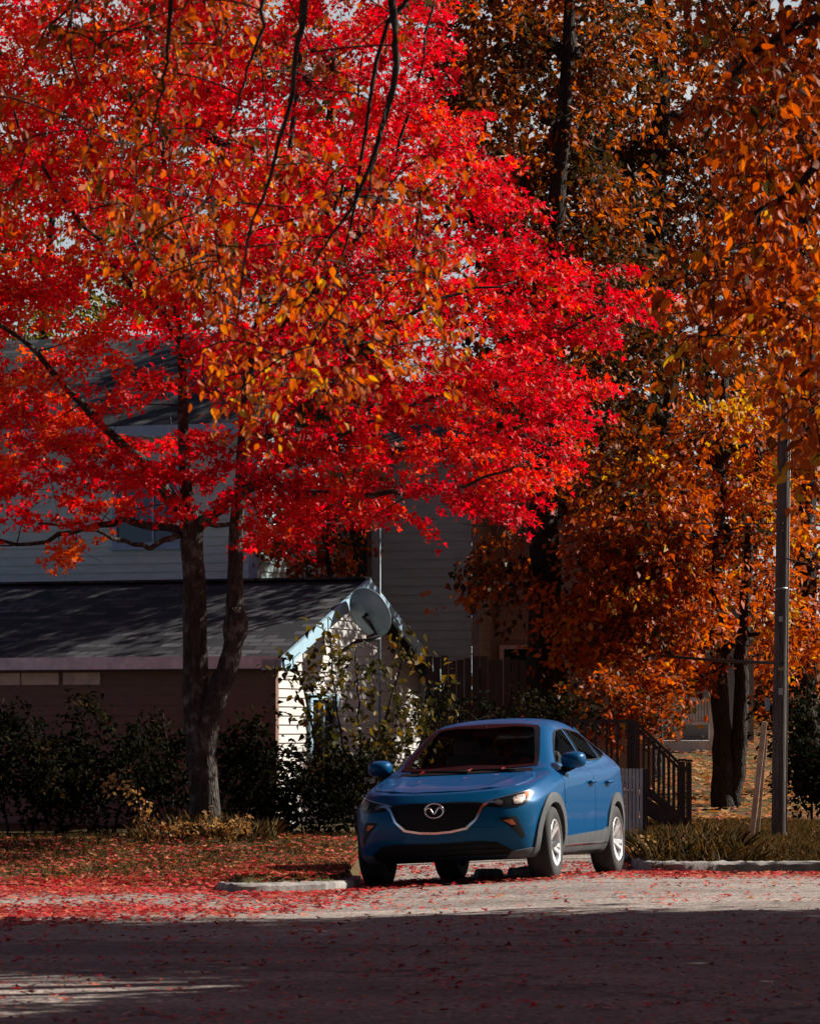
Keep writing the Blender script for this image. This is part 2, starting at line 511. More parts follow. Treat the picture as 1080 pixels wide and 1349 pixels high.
def build_ground():
    rng = np.random.default_rng(5)
    xs = np.concatenate([np.linspace(-70, -7, 32)[:-1], np.linspace(-7, 8, 151), np.linspace(8, 70, 32)[1:]])
    ys = np.concatenate([np.linspace(-12, 30, 24)[:-1], np.linspace(30, 46, 161), np.linspace(46, 60, 40)[1:], np.linspace(60, 150, 40)[1:]])
    Y = np.tile(ys[:, None], (1, len(xs)))
    def zf(x, y):
        z = ground_z(x, y)
        z = z - 0.05 * (1 - sstep((y - edge_y(x) + 0.7) / 0.5))          # bedded a little below the road and drive
        lawn = y > edge_y(x) + 0.3
        return z + np.where(lawn, 0.02 * np.sin(x * 2.3 + np.sin(y * 1.7)) * np.sin(y * 2.9 + 1) * 0.6, 0)
    sheet('ground', xs, Y, zf, ground_material())
    # the street: one sheet up to the kerb line, with a ragged edge where there is no kerb
    rx = np.concatenate([np.linspace(-70, -7, 22)[:-1], np.linspace(-7, 8, 121), np.linspace(8, 70, 22)[1:]])
    e = np.minimum(edge_y(rx), 35.4)
    rag = np.where(rx < -1.95, 0.25 * np.sin(rx * 2.1) + rng.normal(0, 0.10, len(rx)), 0)
    t = np.concatenate([np.linspace(0, 0.8, 14)[:-1], np.linspace(0.8, 1, 30)])
    Yr = -10 + (e + rag + 10 - 0.02)[None, :] * t[:, None]
    sheet('road', rx, Yr, lambda x, y: ground_z(x, np.minimum(y, edge_y(x))) + 0.006, road_material())
    gx = np.linspace(-0.42, 2.32, 28)
    far = 42.5 + rng.normal(0, 0.15, len(gx))
    Yg = 35.38 + (far - 35.38)[None, :] * np.linspace(0, 1, 36)[:, None]
    sheet('driveway', gx, Yg, lambda x, y: ground_z(x, y) + 0.010, gravel_material())
    # kerbs
    conc = plain('old_concrete', (0.22, 0.205, 0.19), 0.9, var=0.45, scale=5, bmp=0.9)
    def kerb(px, w, h, seed):
        r = np.random.default_rng(seed); p = smooth_path(px, max(8, int(40 * len(px) / 3))); n = len(p)
        d = np.gradient(p, axis=0); d /= np.linalg.norm(d, axis=1)[:, None]; s = np.stack([d[:, 1], -d[:, 0], 0 * d[:, 0]], 1)   # s points to the street
        prof = [(0.5, -0.10), (0.5, 0.75), (0.40, 0.97), (0.25, 1.0), (-0.4, 1.0), (-0.5, 0.9), (-0.5, -0.10)]
        V = []; k = len(prof)
        for i in range(n):
            for a, b in prof:
                q = p[i] + s[i] * (a * w + r.normal(0, 0.006)) + np.array([0, 0, b * h + r.normal(0, 0.005)])
                V.append(q)
        fs = [(i * k + j, i * k + j + 1, (i + 1) * k + j + 1, (i + 1) * k + j) for i in range(n - 1) for j in range(k - 1)]
        fs += [tuple(range(k)), tuple((n - 1) * k + j for j in range(k))[::-1]]
        b = MB(); b.add(V, fs, True)
        o = b.build('kerb', conc); o['kind'] = 'structure'
        o.data.set_sharp_from_angle(angle=R(35))
    def kp(x, y): return (x, y, GZ(x, y - 0.6))
    kerb([kp(-1.62, 32.6), kp(-1.46, 31.95), kp(-1.05, 32.25), kp(-.68, 32.75), kp(-.60, 33.6), kp(-.58, 36)], 0.20, 0.085, 1)
    kerb([kp(2.42, 38.4), kp(2.46, 37.1), kp(2.65, 36.75), kp(3.3, 36.95), kp(4.6, 37.1), kp(9, 37.3), kp(20, 37.4)], 0.20, 0.11, 2)
    # broken lumps of concrete under the car's nose side
    b = MB()
    for x, y, w in ((1.07, 36.0, .22), (.78, 36.3, .3), (1.2, 36.5, .26)):
        b.box((x, y, GZ(x, y) + .045), (w, .2, .11), Matrix.Rotation(R(14), 3, 'Z'), .8)
    o = b.build('broken_kerb', conc, bevel=.02); o['kind'] = 'structure'

def kerb_y(): pass

RED_STOPS = [(0.0, (0.26, 0.004, 0.010)), (0.3, (0.58, 0.009, 0.022)), (0.55, (0.76, 0.016, 0.030)), (0.8, (0.78, 0.055, 0.030)), (1.0, (0.78, 0.17, 0.035))]
ORG_STOPS = [(0.0, (0.040, 0.034, 0.010)), (0.18, (0.15, 0.042, 0.010)), (0.45, (0.46, 0.075, 0.014)), (0.7, (0.66, 0.135, 0.022)), (0.9, (0.70, 0.24, 0.040)), (1.0, (0.68, 0.40, 0.06))]
BRN_STOPS = [(0.0, (0.016, 0.015, 0.006)), (0.3, (0.065, 0.034, 0.010)), (0.55, (0.22, 0.054, 0.014)), (0.8, (0.48, 0.100, 0.018)), (1.0, (0.62, 0.18, 0.03))]
OLV_STOPS = [(0.0, (0.020, 0.022, 0.006)), (0.4, (0.06, 0.055, 0.012)), (0.7, (0.16, 0.11, 0.022)), (1.0, (0.36, 0.18, 0.03))]

def build_litter(mats, extra=()):
    rng = np.random.default_rng(11)
    pts = []; tint = []; sz = []
    def scatter(n, fx, tr, size):
        q = fx(n); pts.append(q); tint.append(np.clip(rng.normal(tr[0], tr[1], len(q)), 0, 1)); sz.append(size * rng.uniform(0.6, 1.25, len(q)))
    def box(x0, x1, y0, y1, dens=None):
        def f(n):
            q = np.stack([rng.uniform(x0, x1, n * 3), rng.uniform(y0, y1, n * 3)], 1)
            if dens is not None: q = q[rng.uniform(0, 1, len(q)) < dens(q[:, 0], q[:, 1])]
            return q[:n]
        return f
    def patch(x, y): return 0.5 + 0.5 * np.sin(x * 1.9 + 1.3 * np.sin(y * 1.1)) * np.sin(y * 1.6 + 1.1 * np.sin(x * 1.3))
    # red drift at the left of the street
    def d1(x, y):
        lim = 20.6 + 1.85 * (x + 4.2)            # the drift's near rim runs out towards the car
        bare = 1 - .85 * np.exp(-((y - 30.4) / 1.3) ** 2 - ((x + 2.2) / 1.1) ** 2)      # trodden gravel left clear
        return np.clip((y - lim) / 2.4, 0, 1) ** 1.5 * (0.25 + 0.75 * patch(x, y) ** 1.2) * np.clip((0.4 - x) / 1.6, 0.04, 1) * bare
    scatter(19000, box(-5.2, 1.6, 22, 36.2, d1), (0.34, 0.2), 0.062)
    scatter(6200, box(-5.5, -0.5, 32.4, 42, lambda x, y: 0.25 + 0.75 * patch(x, y)), (0.5, 0.24), 0.062)   # lawn left
    scatter(1500, box(-0.6, 2.5, 34.8, 40, lambda x, y: patch(x + 1, y) ** 0.6), (0.30, 0.2), 0.062)      # by the car
    scatter(1500, box(-.2, 4.5, 32.6, 36.6, lambda x, y: patch(x * 1.8, y * 2.1) ** 1.5), (0.38, 0.25), 0.055)
    scatter(700, box(2.3, 3.0, 35.9, 37.2), (0.3, 0.2), 0.062)
    scatter(3200, box(-4.5, 5, 24.5, 36.6, lambda x, y: 0.15 + 0.85 * patch(x * 1.3, y * 0.8) ** 2), (0.45, 0.25), 0.052)
    scatter(2300, box(-3.2, 3.4, 14.2, 25, lambda x, y: 0.12 + 0.88 * patch(x * 1.7, y * 1.3) ** 2), (0.42, 0.25), 0.048)
    scatter(10000, box(1.5, 9, 44, 68, lambda x, y: 0.3 + 0.7 * patch(x, y)), (0.86, 0.12), 0.12)           # under the orange trees
    scatter(900, box(2.6, 6, 37.4, 45), (0.75, 0.2), 0.09)
    scatter(1500, box(-3.4, 3.4, 15, 25, lambda x, y: patch(x * .9 + 4, y * 1.9) ** 3), (0.35, 0.25), 0.05)
    q = np.vstack(pts); t = np.concatenate(tint); s = np.concatenate(sz); n = len(q)
    e = edge_y(q[:, 0]); onroad = q[:, 1] < e
    z = ground_z(q[:, 0], q[:, 1]) + np.where(onroad, 0.014, 0.035) + rng.uniform(0, 0.02, n)
    pos = np.stack([q[:, 0], q[:, 1], z], 1)
    nr = np.stack([rng.normal(0, 0.17, n), rng.normal(0, 0.17, n), np.ones(n)], 1)
    a = rng.uniform(0, 6.283, n); dv = np.stack([np.cos(a), np.sin(a), np.zeros(n)], 1)
    if extra:
        k = len(extra)
        pos = np.vstack([pos, [tuple(l) for l, _ in extra]]); nr = np.vstack([nr, [tuple(m_) for _, m_ in extra]])
        b = rng.uniform(0, 6.283, k); dv = np.vstack([dv, np.stack([np.cos(b), np.sin(b), np.zeros(k)], 1)])
        s = np.concatenate([s, rng.uniform(.035, .06, k)]); t = np.concatenate([t, rng.uniform(.2, .8, k)])
    me = leaf_mesh('fallen_leaves', 'star', pos, nr, dv, s, t, rng, (-.5, .8))
    m = leafmat('fallen_leaf', [(0.0, (0.09, 0.010, 0.010)), (0.2, (0.30, 0.014, 0.018)), (0.4, (0.60, 0.045, 0.050)), (0.6, (0.66, 0.20, 0.15)), (0.8, (0.52, 0.19, 0.05)), (1.0, (0.48, 0.30, 0.14))], 0.2, 0.38)
    o = link('fallen_leaves', me, m); o['kind'] = 'stuff'
    # grass
    rng = np.random.default_rng(12)
    def blades(n, x0, x1, y0, y1, h, dens=None):
        q = np.stack([rng.uniform(x0, x1, n), rng.uniform(y0, y1, n)], 1)
        q = q[q[:, 1] > edge_y(q[:, 0]) + 0.12]
        q = q[rng.uniform(0, 1, len(q)) < (0.35 + 0.65 * patch(q[:, 0] * 1.4 + 2, q[:, 1] * 1.2))]
        return q, h * rng.uniform(0.5, 1.4, len(q))
    G = [blades(30000, -5.6, -0.6, 32.2, 43, 0.085), blades(100000, 2.4, 6.8, 36.7, 47, 0.11), blades(14000, 2.45, 6, 36.75, 38.5, 0.13), blades(1600, -3.1, -1.5, 41.0, 42.6, 0.22), blades(2500, 2.4, 3.5, 37, 41, 0.24)]
    q = np.vstack([g[0] for g in G]); h = np.concatenate([g[1] for g in G]); n = len(q)
    pos = np.stack([q[:, 0], q[:, 1], ground_z(q[:, 0], q[:, 1]) - 0.01], 1)
    a = rng.uniform(0, 6.283, n); lean = rng.uniform(0.1, 0.8, n)
    dv = np.stack([np.cos(a) * lean, np.sin(a) * lean, np.ones(n)], 1)
    side = np.stack([-np.sin(a), np.cos(a), 0 * a], 1)
    dvu = unit(dv); w = 0.003 + 0.006 * h
    bend = np.stack([np.cos(a), np.sin(a), -0.3 * np.ones(n)], 1) * (0.35 * h * lean)[:, None]
    V = np.stack([pos - side * w[:, None], pos + side * w[:, None], pos + dvu * h[:, None] * 0.6 + side * w[:, None] * 0.6, pos + dvu * h[:, None] + bend, pos + dvu * h[:, None] * 0.6 - side * w[:, None] * 0.6], 1).reshape(-1, 3)
    me = np_mesh('grass', V, (np.arange(n)[:, None] * 5 + np.arange(5)).ravel(), np.arange(n) * 5, np.full(n, 5), False, {'tint': np.clip(rng.normal(0.5, 0.22, n), 0, 1)})
    m = leafmat('dry_grass', [(0.0, (0.026, 0.022, 0.008)), (0.45, (0.080, 0.055, 0.018)), (0.75, (0.19, 0.11, 0.036)), (1.0, (0.38, 0.20, 0.07))], 0.35, 0.6)
    o = link('grass', me, m); o['kind'] = 'stuff'

# ------------------------------------------------------------------ houses
YAW = 20.0
U_ = Vector((-math.cos(R(YAW)), math.sin(R(YAW)), 0))      # along the eaves, away to the left
V_ = Vector((math.sin(R(YAW)), math.cos(R(YAW)), 0))       # along the gable, away from the street
Z_ = Vector((0, 0, 1))

def siding_mat(name, col, var=0.12):
    m, nt, out = nmat(name)
    c = coord(nt)
    n = noise(nt, coord(nt, 'Object', (1, 1, 4)), 3, 6, 0.65); n2 = noise(nt, c, 40, 3)
    base = ramp(nt, n, [(0.25, tuple(x * (1 - var * 1.6) for x in col)), (0.75, tuple(min(1, x * (1 + var)) for x in col))])
    princ(nt, out, base, 0.7, 0, 0.3, bump(nt, n2, 0.12, 0.003))
    return m

def clapboards(mb, o, u, nrm, z0, z1, step, span, lap=0.022):
    """lapped boards on a wall: span(z) gives the board's start and end along u; every board tilts out at its foot"""
    z = z0
    while z < z1 - 1e-6:
        zt = min(z + step, z1)
        a0, a1 = span(z); b0, b1 = span(zt)
        if a1 - a0 > 0.02:
            p = lambda s, h, d: o + u * s + Z_ * (h - o.z) + nrm * d
            mb.add([p(a0, z, lap), p(a1, z, lap), p(b1, zt, 0.002), p(b0, zt, 0.002), p(a0, z, 0), p(a1, z, 0)],
                   [(0, 1, 2, 3), (4, 5, 1, 0)])
        z += step

def quadbox(mb, o, u, v, w, a, b, c):
    """box spanning a along u, b along v, c along w from o"""
    vs = []
    for k in (0, 1):
        for i, j in ((0, 0), (1, 0), (1, 1), (0, 1)):
            vs.append(o + u * (a * i) + v * (b * j) + w * (c * k))
    mb.add(vs, [(0, 3, 2, 1), (4, 5, 6, 7), (0, 1, 5, 4), (1, 2, 6, 5), (2, 3, 7, 6), (3, 0, 4, 7)])

def shingle_mat():
    m, nt, out = nmat('dark_shingles')
    c = coord(nt)
    b = N(nt, 'ShaderNodeTexBrick'); b.offset = 0.5
    for k, v in (('Scale', 1.0), ('Mortar Size', 0.012), ('Brick Width', 0.30), ('Row Height', 0.15), ('Bias', -0.35)): b.inputs[k].default_value = v
    b.inputs['Color1'].default_value = (0.010, 0.011, 0.014, 1); b.inputs['Color2'].default_value = (0.115, 0.115, 0.13, 1); b.inputs['Mortar'].default_value = (0.004, 0.004, 0.005, 1)  # scattered paler shingles put sun glints into the colour
    wv = N(nt, 'ShaderNodeTexNoise'); wv.inputs['Scale'].default_value = 1.5; nt.links.new(c, wv.inputs['Vector'])
    sc = N(nt, 'ShaderNodeVectorMath', operation='SCALE'); sc.inputs['Scale'].default_value = 0.03; nt.links.new(wv.outputs['Color'], sc.inputs[0])
    ad = N(nt, 'ShaderNodeVectorMath', operation='ADD'); nt.links.new(c, ad.inputs[0]); nt.links.new(sc.outputs[0], ad.inputs[1])
    nt.links.new(ad.outputs[0], b.inputs['Vector'])
    n = noise(nt, c, 60, 4, 0.7); n2 = noise(nt, c, 1.2, 5, 0.6)
    base = mixc(nt, 0.8, b.outputs['Color'], ramp(nt, n, [(0.3, (0.5, 0.5, 0.5)), (0.7, (1.3, 1.3, 1.3))]), 'MULTIPLY')
    base = mixc(nt, ramp(nt, n2, [(0.4, (0, 0, 0)), (0.75, (0.55, 0.55, 0.55))]), base, (0.035, 0.034, 0.038))
    h = math_n(nt, 'ADD', b.outputs['Fac'], math_n(nt, 'MULTIPLY', n, -0.6))
    princ(nt, out, base, 0.75, 0, 0.35, bump(nt, h, -0.8, 0.02))
    return m

def plane_part(name, o, u, v, a, b, mat, parent, thick=0.03):
    """a slab whose own axes run along u and v, so that its pattern follows the slope"""
    n = u.cross(v).normalized()
    M = Matrix((u.normalized(), v.normalized(), n)).transposed().to_4x4(); M.translation = o
    mb = MB(); quadbox(mb, Vector((0, 0, -thick)), Vector((1, 0, 0)), Vector((0, 1, 0)), Vector((0, 0, 1)), a, b, thick)
    ob = mb.build(name, mat, parent)
    ob.matrix_parent_inverse = Matrix.Identity(4)
    ob.matrix_local = (parent.matrix_basis.inverted() @ M) if parent is not None else M
    return ob

def window_part(parent, o, u, nrm, w, h, frame_m, pane_m, mull=(1,), fw=0.07, xf=None, bar=0.035):
    """frame (outer casing and bars) with a pane set back in it; o is the lower left corner on the wall"""
    f = MB(); d = 0.065
    q = lambda s, z, dd: o + u * s + Z_ * z + nrm * dd
    for s, z, a, c in ((-fw, -fw, w + 2 * fw, fw), (-fw, h, w + 2 * fw, fw), (-fw, 0, fw, h), (w, 0, fw, h)):
        quadbox(f, q(s, z, 0.0), u, nrm, Z_, a, d, c)
    quadbox(f, q(-fw - .03, -fw - .03, 0), u, nrm, Z_, w + 2 * fw + .06, d + .03, .03)
    for k in mull: quadbox(f, q(w * k - bar / 2 if k < 1 else 0, 0, 0.012), u, nrm, Z_, bar if k < 1 else 0.001, d - .026, h)
    fo = f.build('window', frame_m, parent, xf=xf)
    p = MB(); quadbox(p, q(0.0, 0.0, 0.012), u, nrm, Z_, w, 0.018, h)
    p.build('pane', pane_m, fo, xf=xf)
    return fo

def build_houses():
    frame = plain('pale_blue_trim', (0.30, 0.47, 0.56), 0.55, bmp=0.2, var=0.12)
    white = plain('white_trim', (0.62, 0.60, 0.58), 0.55, bmp=0.2, var=0.1)
    pane = plain('dark_window_glass', (0.010, 0.014, 0.018), 0.06, 0, 0.6, bmp=0)
    shing = shingle_mat()
    # --- the low house with the gable
    Yc = 46.0
    C0 = P(362, 963, Yc); C0.z = 0.0
    g = empty('low_house', (C0.x, C0.y, GZ(C0.x, C0.y)))
    tag(g, 'low house with white gable wall and dark shingle roof behind the red maple', 'house')
    xf = g.matrix_basis.inverted() if False else Matrix.Translation(-Vector(g.location))
    ez = CAMZ + (HZ - 869) * (Yc - .3) / F                 # eave height
    W = 5.35; L = 13.0
    ridge = CAMZ + (HZ - 766) * 48.55 / F
    far_e = CAMZ + (HZ - 893) * 51.2 / F
    zr0 = 0.0
    # gable wall (faces right); end of the eave line is at s=0
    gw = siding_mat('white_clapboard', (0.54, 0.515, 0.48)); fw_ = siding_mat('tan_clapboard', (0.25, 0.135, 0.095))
    ng = -U_
    th = 0.10
    zroof = lambda s: (ez + (ridge - ez) * (s + .35) / (W / 2 + .35)) if s < W / 2 else (ridge + (far_e - ridge) * (s - W / 2) / (W / 2 + .35))
    inv_n = lambda z: max(0.0, (z + th - ez) / (ridge - ez) * (W / 2 + .35) - .35)
    inv_f = lambda z: min(W, W / 2 + (z + th - ridge) / (far_e - ridge) * (W / 2 + .35))
    mb = MB()
    clapboards(mb, C0.copy(), V_, ng, 0.0, ridge - .14, 0.115, lambda z: (inv_n(z), inv_f(z)))
    mb.build('gable_wall', gw, g, xf=xf)
    mb = MB()
    nf = -V_
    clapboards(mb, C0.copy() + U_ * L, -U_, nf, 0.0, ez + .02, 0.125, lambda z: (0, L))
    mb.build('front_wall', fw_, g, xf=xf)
    mb = MB(); quadbox(mb, C0 - U_ * .025 - V_ * .028, U_, V_, Z_, .10, .10, ez - .02); mb.build('corner_board', siding_mat('tan_trim', (.19, .105, .08)), g, xf=xf)
    # roof slabs with overhangs
    oh = 0.34; rk = 0.24
    def slab(z_e, z_r, near):
        e0 = (C0 - U_ * rk + V_ * (-.35 if near else W + .35)); e0.z = z_e
        r0 = (C0 - U_ * rk + V_ * (W / 2)); r0.z = z_r
        sl = (r0 - e0); ln = sl.length
        if near: return plane_part('roof', e0 + U_ * (L + rk), -U_, sl, L + rk, ln + .02, shing, g, .05)
        return plane_part('roof', e0, U_, sl, L + rk, ln - .01, shing, g, .05)
    slab(ez + .03, ridge + .03, True); slab(far_e + .03, ridge + .028, False)
    mb = MB()                                                         # ridge cap
    a = C0 - U_ * (rk + .01) + V_ * (W / 2); a.z = ridge + .04; mb.beam(a, a + U_ * L, .26, .03); mb.build('ridge_cap', shing, g, xf=xf)
    # eave gutter board and rakes
    mb = MB()
    e0 = C0 - U_ * (rk - .02) + V_ * (-.375); e0.z = ez - .035
    mb.beam(e0, e0 + U_ * (L + .3), .05, .155)
    mb.build('eave_board', plain('grey_white_gutter', (.66, .64, .64), .5, bmp=.15), g, xf=xf)
    mb = MB()
    e0 = C0 - U_ * (rk + .015) + V_ * (-.36); e0.z = ez - .05
    r0 = C0 - U_ * (rk + .015) + V_ * (W / 2); r0.z = ridge - .055
    f0 = C0 - U_ * (rk + .015) + V_ * (W + .36); f0.z = far_e - .07
    mb.beam(e0, r0 + (r0 - e0).normalized() * .06, .045, .16); mb.build('rake_board', frame, g, xf=xf)
    mb = MB(); mb.beam(f0, r0 + (r0 - f0).normalized() * .04 - U_ * .003, .045, .15); mb.build('rake_board', frame, g, xf=xf)
    mb = MB()                                                         # boxed return at the near eave, soffits
    q = C0 - U_ * (rk + .012) + V_ * (-.40); q.z = ez - .13; quadbox(mb, q, U_, V_, Z_, rk + .03, .48, .13); mb.build('eave_return', frame, g, xf=xf); mb = MB()
    q = C0 - U_ * (rk + .012) + V_ * (W - .02); q.z = far_e - .20; quadbox(mb, q, U_, V_, Z_, rk + .03, .40, .15)
    mb.build('eave_return', frame, g, xf=xf)
    mb = MB()
    q = C0 + U_ * .02 + V_ * (-.35); q.z = ez - .135; quadbox(mb, q, U_, V_, Z_, L, .35, .02)
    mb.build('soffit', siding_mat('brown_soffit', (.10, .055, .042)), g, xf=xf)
    # two boards under the eave at the left, brightened in place of sunlight
    mb = MB()
    lb = lambda px: (PX(px, 46.9) - C0.x) / U_.x
    for pa, pb in ((-60, 25), (27, 78), (84, 134)):
        q = C0 + U_ * lb(pb) - V_ * .045; q.z = ez - .30; quadbox(mb, q, U_, V_, Z_, lb(pa) - lb(pb), .04, .155)
    mb.build('fascia_panel', plain('sunlit_peach_board', (.78, .52, .40), .7), g, xf=xf)
    # gable window, half hidden by the sapling
    s0 = 1.15
    o = C0 + V_ * s0; o.z = .55
    window_part(g, o, V_, ng * 1.0, .85, 1.15, frame, pane, (.5,), .08, xf=xf)
    # small lamp bracket on the eave corner is left to the dish below
    # --- satellite dish on its mast
    Yd = 47.6
    d = empty('satellite_dish', (P(500, 963, Yd).x, Yd, GZ(P(500, 963, Yd).x, Yd)))
    tag(d, 'grey blue satellite dish on a tall mast before the white gable', 'satellite dish')
    xd = Matrix.Translation(-Vector(d.location))
    grey = plain('weathered_blue_grey_metal', (.18, .26, .30), .5, .2, bmp=.2, var=.2)
    dark = plain('dark_bracket_steel', (.03, .032, .035), .5, .6)
    mb = MB(); mb.tube([P(500, 1080, Yd), P(500, 690, Yd)], .017, 10); mb.build('mast', plain('dark_teal_pipe', (.07, .12, .14), .5, .1), d, xf=xd)
    c = P(484, 809, Yd - .16); ax = Vector((.60, .68, .42)).normalized()
    Mx = ax.to_track_quat('Z', 'Y').to_matrix().to_4x4(); Mx.translation = c
    Mx = Mx @ Matrix.Diagonal((.98, 1.0, 1, 1))
    mb = MB(); rr = .335
    prof = [(r_ * rr, .19 * (r_ * rr) ** 2 / rr * 1.0) for r_ in np.linspace(0, 1, 12)]
    prof += [(rr + .012, prof[-1][1] - .004), (rr + .004, prof[-1][1] - .018)] + [(r_ * rr, .19 * (r_ * rr) ** 2 / rr - .014) for r_ in np.linspace(1, 0, 8)]
    mb.lathe(prof, 40, Mx); mb.build('reflector', grey, d, xf=xd)
    mb = MB()
    foot = c + Vector((0, 0, -.30)); tip = c + ax * .40 + Vector((.06, 0, -.24))
    mb.tube([foot, foot * .4 + tip * .6 + Vector((0, 0, -.05)), tip], .016, 8)
    mb.box(tip, (.06, .09, .06)); mb.build('feed_arm', dark, d, xf=xd)
    mb = MB(); m0 = P(500, 838, Yd)
    mb.tube([c - ax * .02, c - ax * .09, m0], .026, 8); mb.tube([P(446, 861, Yd - .1), P(470, 845, Yd - .15), P(500, 842, Yd)], .024, 8); mb.build('bracket', dark, d, xf=xd)
    # --- the two-storey house behind
    Yh = 53.0
    B0 = P(336, 963, Yh); B0.z = 0
    h = empty('two_storey_house', (B0.x, B0.y, GZ(B0.x, B0.y)))
    tag(h, 'two storey house with blue grey clapboard walls behind the low house', 'house')
    xh = Matrix.Translation(-Vector(h.location))
    blue = siding_mat('blue_grey_clapboard', (.58, .76, .65)); grey2 = siding_mat('dark_grey_clapboard', (.40, .53, .53)); tan2 = siding_mat('sun_tinted_clapboard', (.32, .25, .20))  # tan2: the wing's boards browned to suggest sunlight on them
    top = CAMZ + (HZ - 560) * Yh / F
    L2 = 12.0
    mb = MB(); clapboards(mb, B0.copy() + U_ * L2, -U_, -V_, 0, top, .125, lambda z: (0, L2)); mb.build('wall', blue, h, xf=xh)
    mb = MB(); quadbox(mb, B0 - U_ * .06 - V_ * .05, U_, V_, Z_, .14, .12, top); mb.build('corner_board', plain('grey_trim', (.34, .37, .39), .6), h, xf=xh)
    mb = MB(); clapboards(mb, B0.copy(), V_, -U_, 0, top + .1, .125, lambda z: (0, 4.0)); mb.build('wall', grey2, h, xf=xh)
    # wing set back to the right
    Wg = B0 + V_ * 3.4; xr = (PX(617, Wg.y) - Wg.x) ; Lw = xr / (-U_.x) * 1.02
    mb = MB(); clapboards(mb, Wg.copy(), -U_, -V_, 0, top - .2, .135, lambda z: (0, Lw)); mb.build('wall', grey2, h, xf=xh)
    mb = MB(); E0 = Wg - U_ * Lw; quadbox(mb, E0 - U_ * .02 - V_ * .05, -U_, V_, Z_, .12, .12, top - .2); mb.build('corner_board', plain('grey_brown_trim', (.23, .20, .18), .6), h, xf=xh)
    X0 = E0 + V_ * .9; mb = MB(); clapboards(mb, X0.copy(), -U_, -V_, 0, top - .3, .135, lambda z: (-.3, 2.6)); mb.build('wall', tan2, h, xf=xh)
    mb = MB(); clapboards(mb, E0.copy(), V_, -U_, 0, top - .2, .135, lambda z: (0.08, 1.0)); mb.build('wall', tan2, h, xf=xh)
    # windows
    o = B0 + U_ * ((PX(235, Yh + .9) - B0.x) / U_.x); o.z = CAMZ + (HZ - 716) * (Yh + .8) / F
    ww = ((PX(158, Yh + 1) - PX(235, Yh + .9)) / U_.x)
    window_part(h, o + U_ * ww, -U_, -V_, ww, 1.05, frame, pane, (.62,), .075, xf=xh)
    o = X0 - U_ * .22; o.z = CAMZ + (HZ - 960) * 57 / F
    window_part(h, o, -U_, -V_, .42, 1.22, white, pane, (), .06, xf=xh)
    o = Wg - U_ * .18; o.z = CAMZ + (HZ - 765) * 56 / F
    window_part(h, o, -U_, -V_, .30, .9, plain('brown_trim', (.16, .13, .11), .6), pane, (), .05, xf=xh)
    # roof: hip over the main block, shed over the wing
    e0 = B0 - U_ * .4 - V_ * .45; e0.z = top - .02; r0 = B0 - U_ * .4 + V_ * 3.2; r0.z = top + 1.75
    plane_part('roof', e0 + U_ * (L2 + .4), -U_, r0 - e0, L2 + .4, (r0 - e0).length, shing, h, .06)
    e1 = B0 - U_ * .4 + V_ * 6.9; e1.z = top - .03; plane_part('roof', e1, U_, r0 - e1 + Z_ * .002, L2 + .4, (r0 - e1).length - .01, shing, h, .06)
    e2 = Wg - U_ * (Lw + 1.4) - V_ * .4; e2.z = top - .2; r2 = e2 + V_ * 3.6 + Z_ * 1.3
    plane_part('roof', e2 + U_ * (Lw + 1.2), -U_, r2 - e2, Lw + 1.2, (r2 - e2).length, shing, h, .06)
    mb = MB(); q = B0 - U_ * .4 - V_ * .48; q.z = top - .16; quadbox(mb, q, U_, V_, Z_, L2, .04, .16); mb.build('eave_board', frame, h, xf=xh)
    # --- far pale porch seen between the trees
    Yp = 63.0
    f = empty('porch', P(885, 963, Yp)); f.location.z = GZ(f.location.x, Yp)
    tag(f, 'pale timber porch with railing half hidden by orange foliage on the right', 'porch')
    xp = Matrix.Translation(-Vector(f.location))
    pw = plain('weathered_white_wood', (.58, .56, .55), .7)
    mb = MB(); mb.beam(P(820, 885, Yp), P(945, 884, Yp), .14, .14); mb.build('beam', pw, f, xf=xp)
    for px in (842, 893, 938):
        mb = MB(); b0 = P(px, 960, Yp); b0.z = f.location.z; mb.beam(b0, P(px, 890, Yp), .11, .11, (0, 1, 0)); mb.build('post', pw, f, xf=xp)
    mb = MB(); mb.beam(P(828, 958, Yp - .1), P(846, 896, Yp - .1), .07, .07); mb.build('brace', pw, f, xf=xp)
    mb = MB()
    for k in range(26):
        mb.beam(P(842 + k * 3.8, 952, Yp), P(842 + k * 3.8, 922, Yp), .025, .025, (0, 1, 0))
    mb.beam(P(838, 921, Yp), P(942, 921, Yp), .06, .05); mb.beam(P(838, 953, Yp), P(942, 953, Yp), .06, .05)
    mb.build('railing', pw, f, xf=xp)
    q = P(880, 960, Yp + 2); mb = MB(); b0 = Vector((q.x, q.y, f.location.z)); mb.box(b0 + Vector((0, -.6, .1)), (2.1, 2.9, .2)); mb.build('deck', pw, f, xf=xp)
    mb = MB(); clapboards(mb, Vector((PX(800, Yp + 2), Yp + 2, f.location.z)), Vector((1, 0, 0)), Vector((0, -1, 0)), f.location.z, f.location.z + 2.6, .14, lambda z: (0, 2.6)); mb.build('wall', siding_mat('pale_wall', (.13, .11, .10)), f, xf=xp)

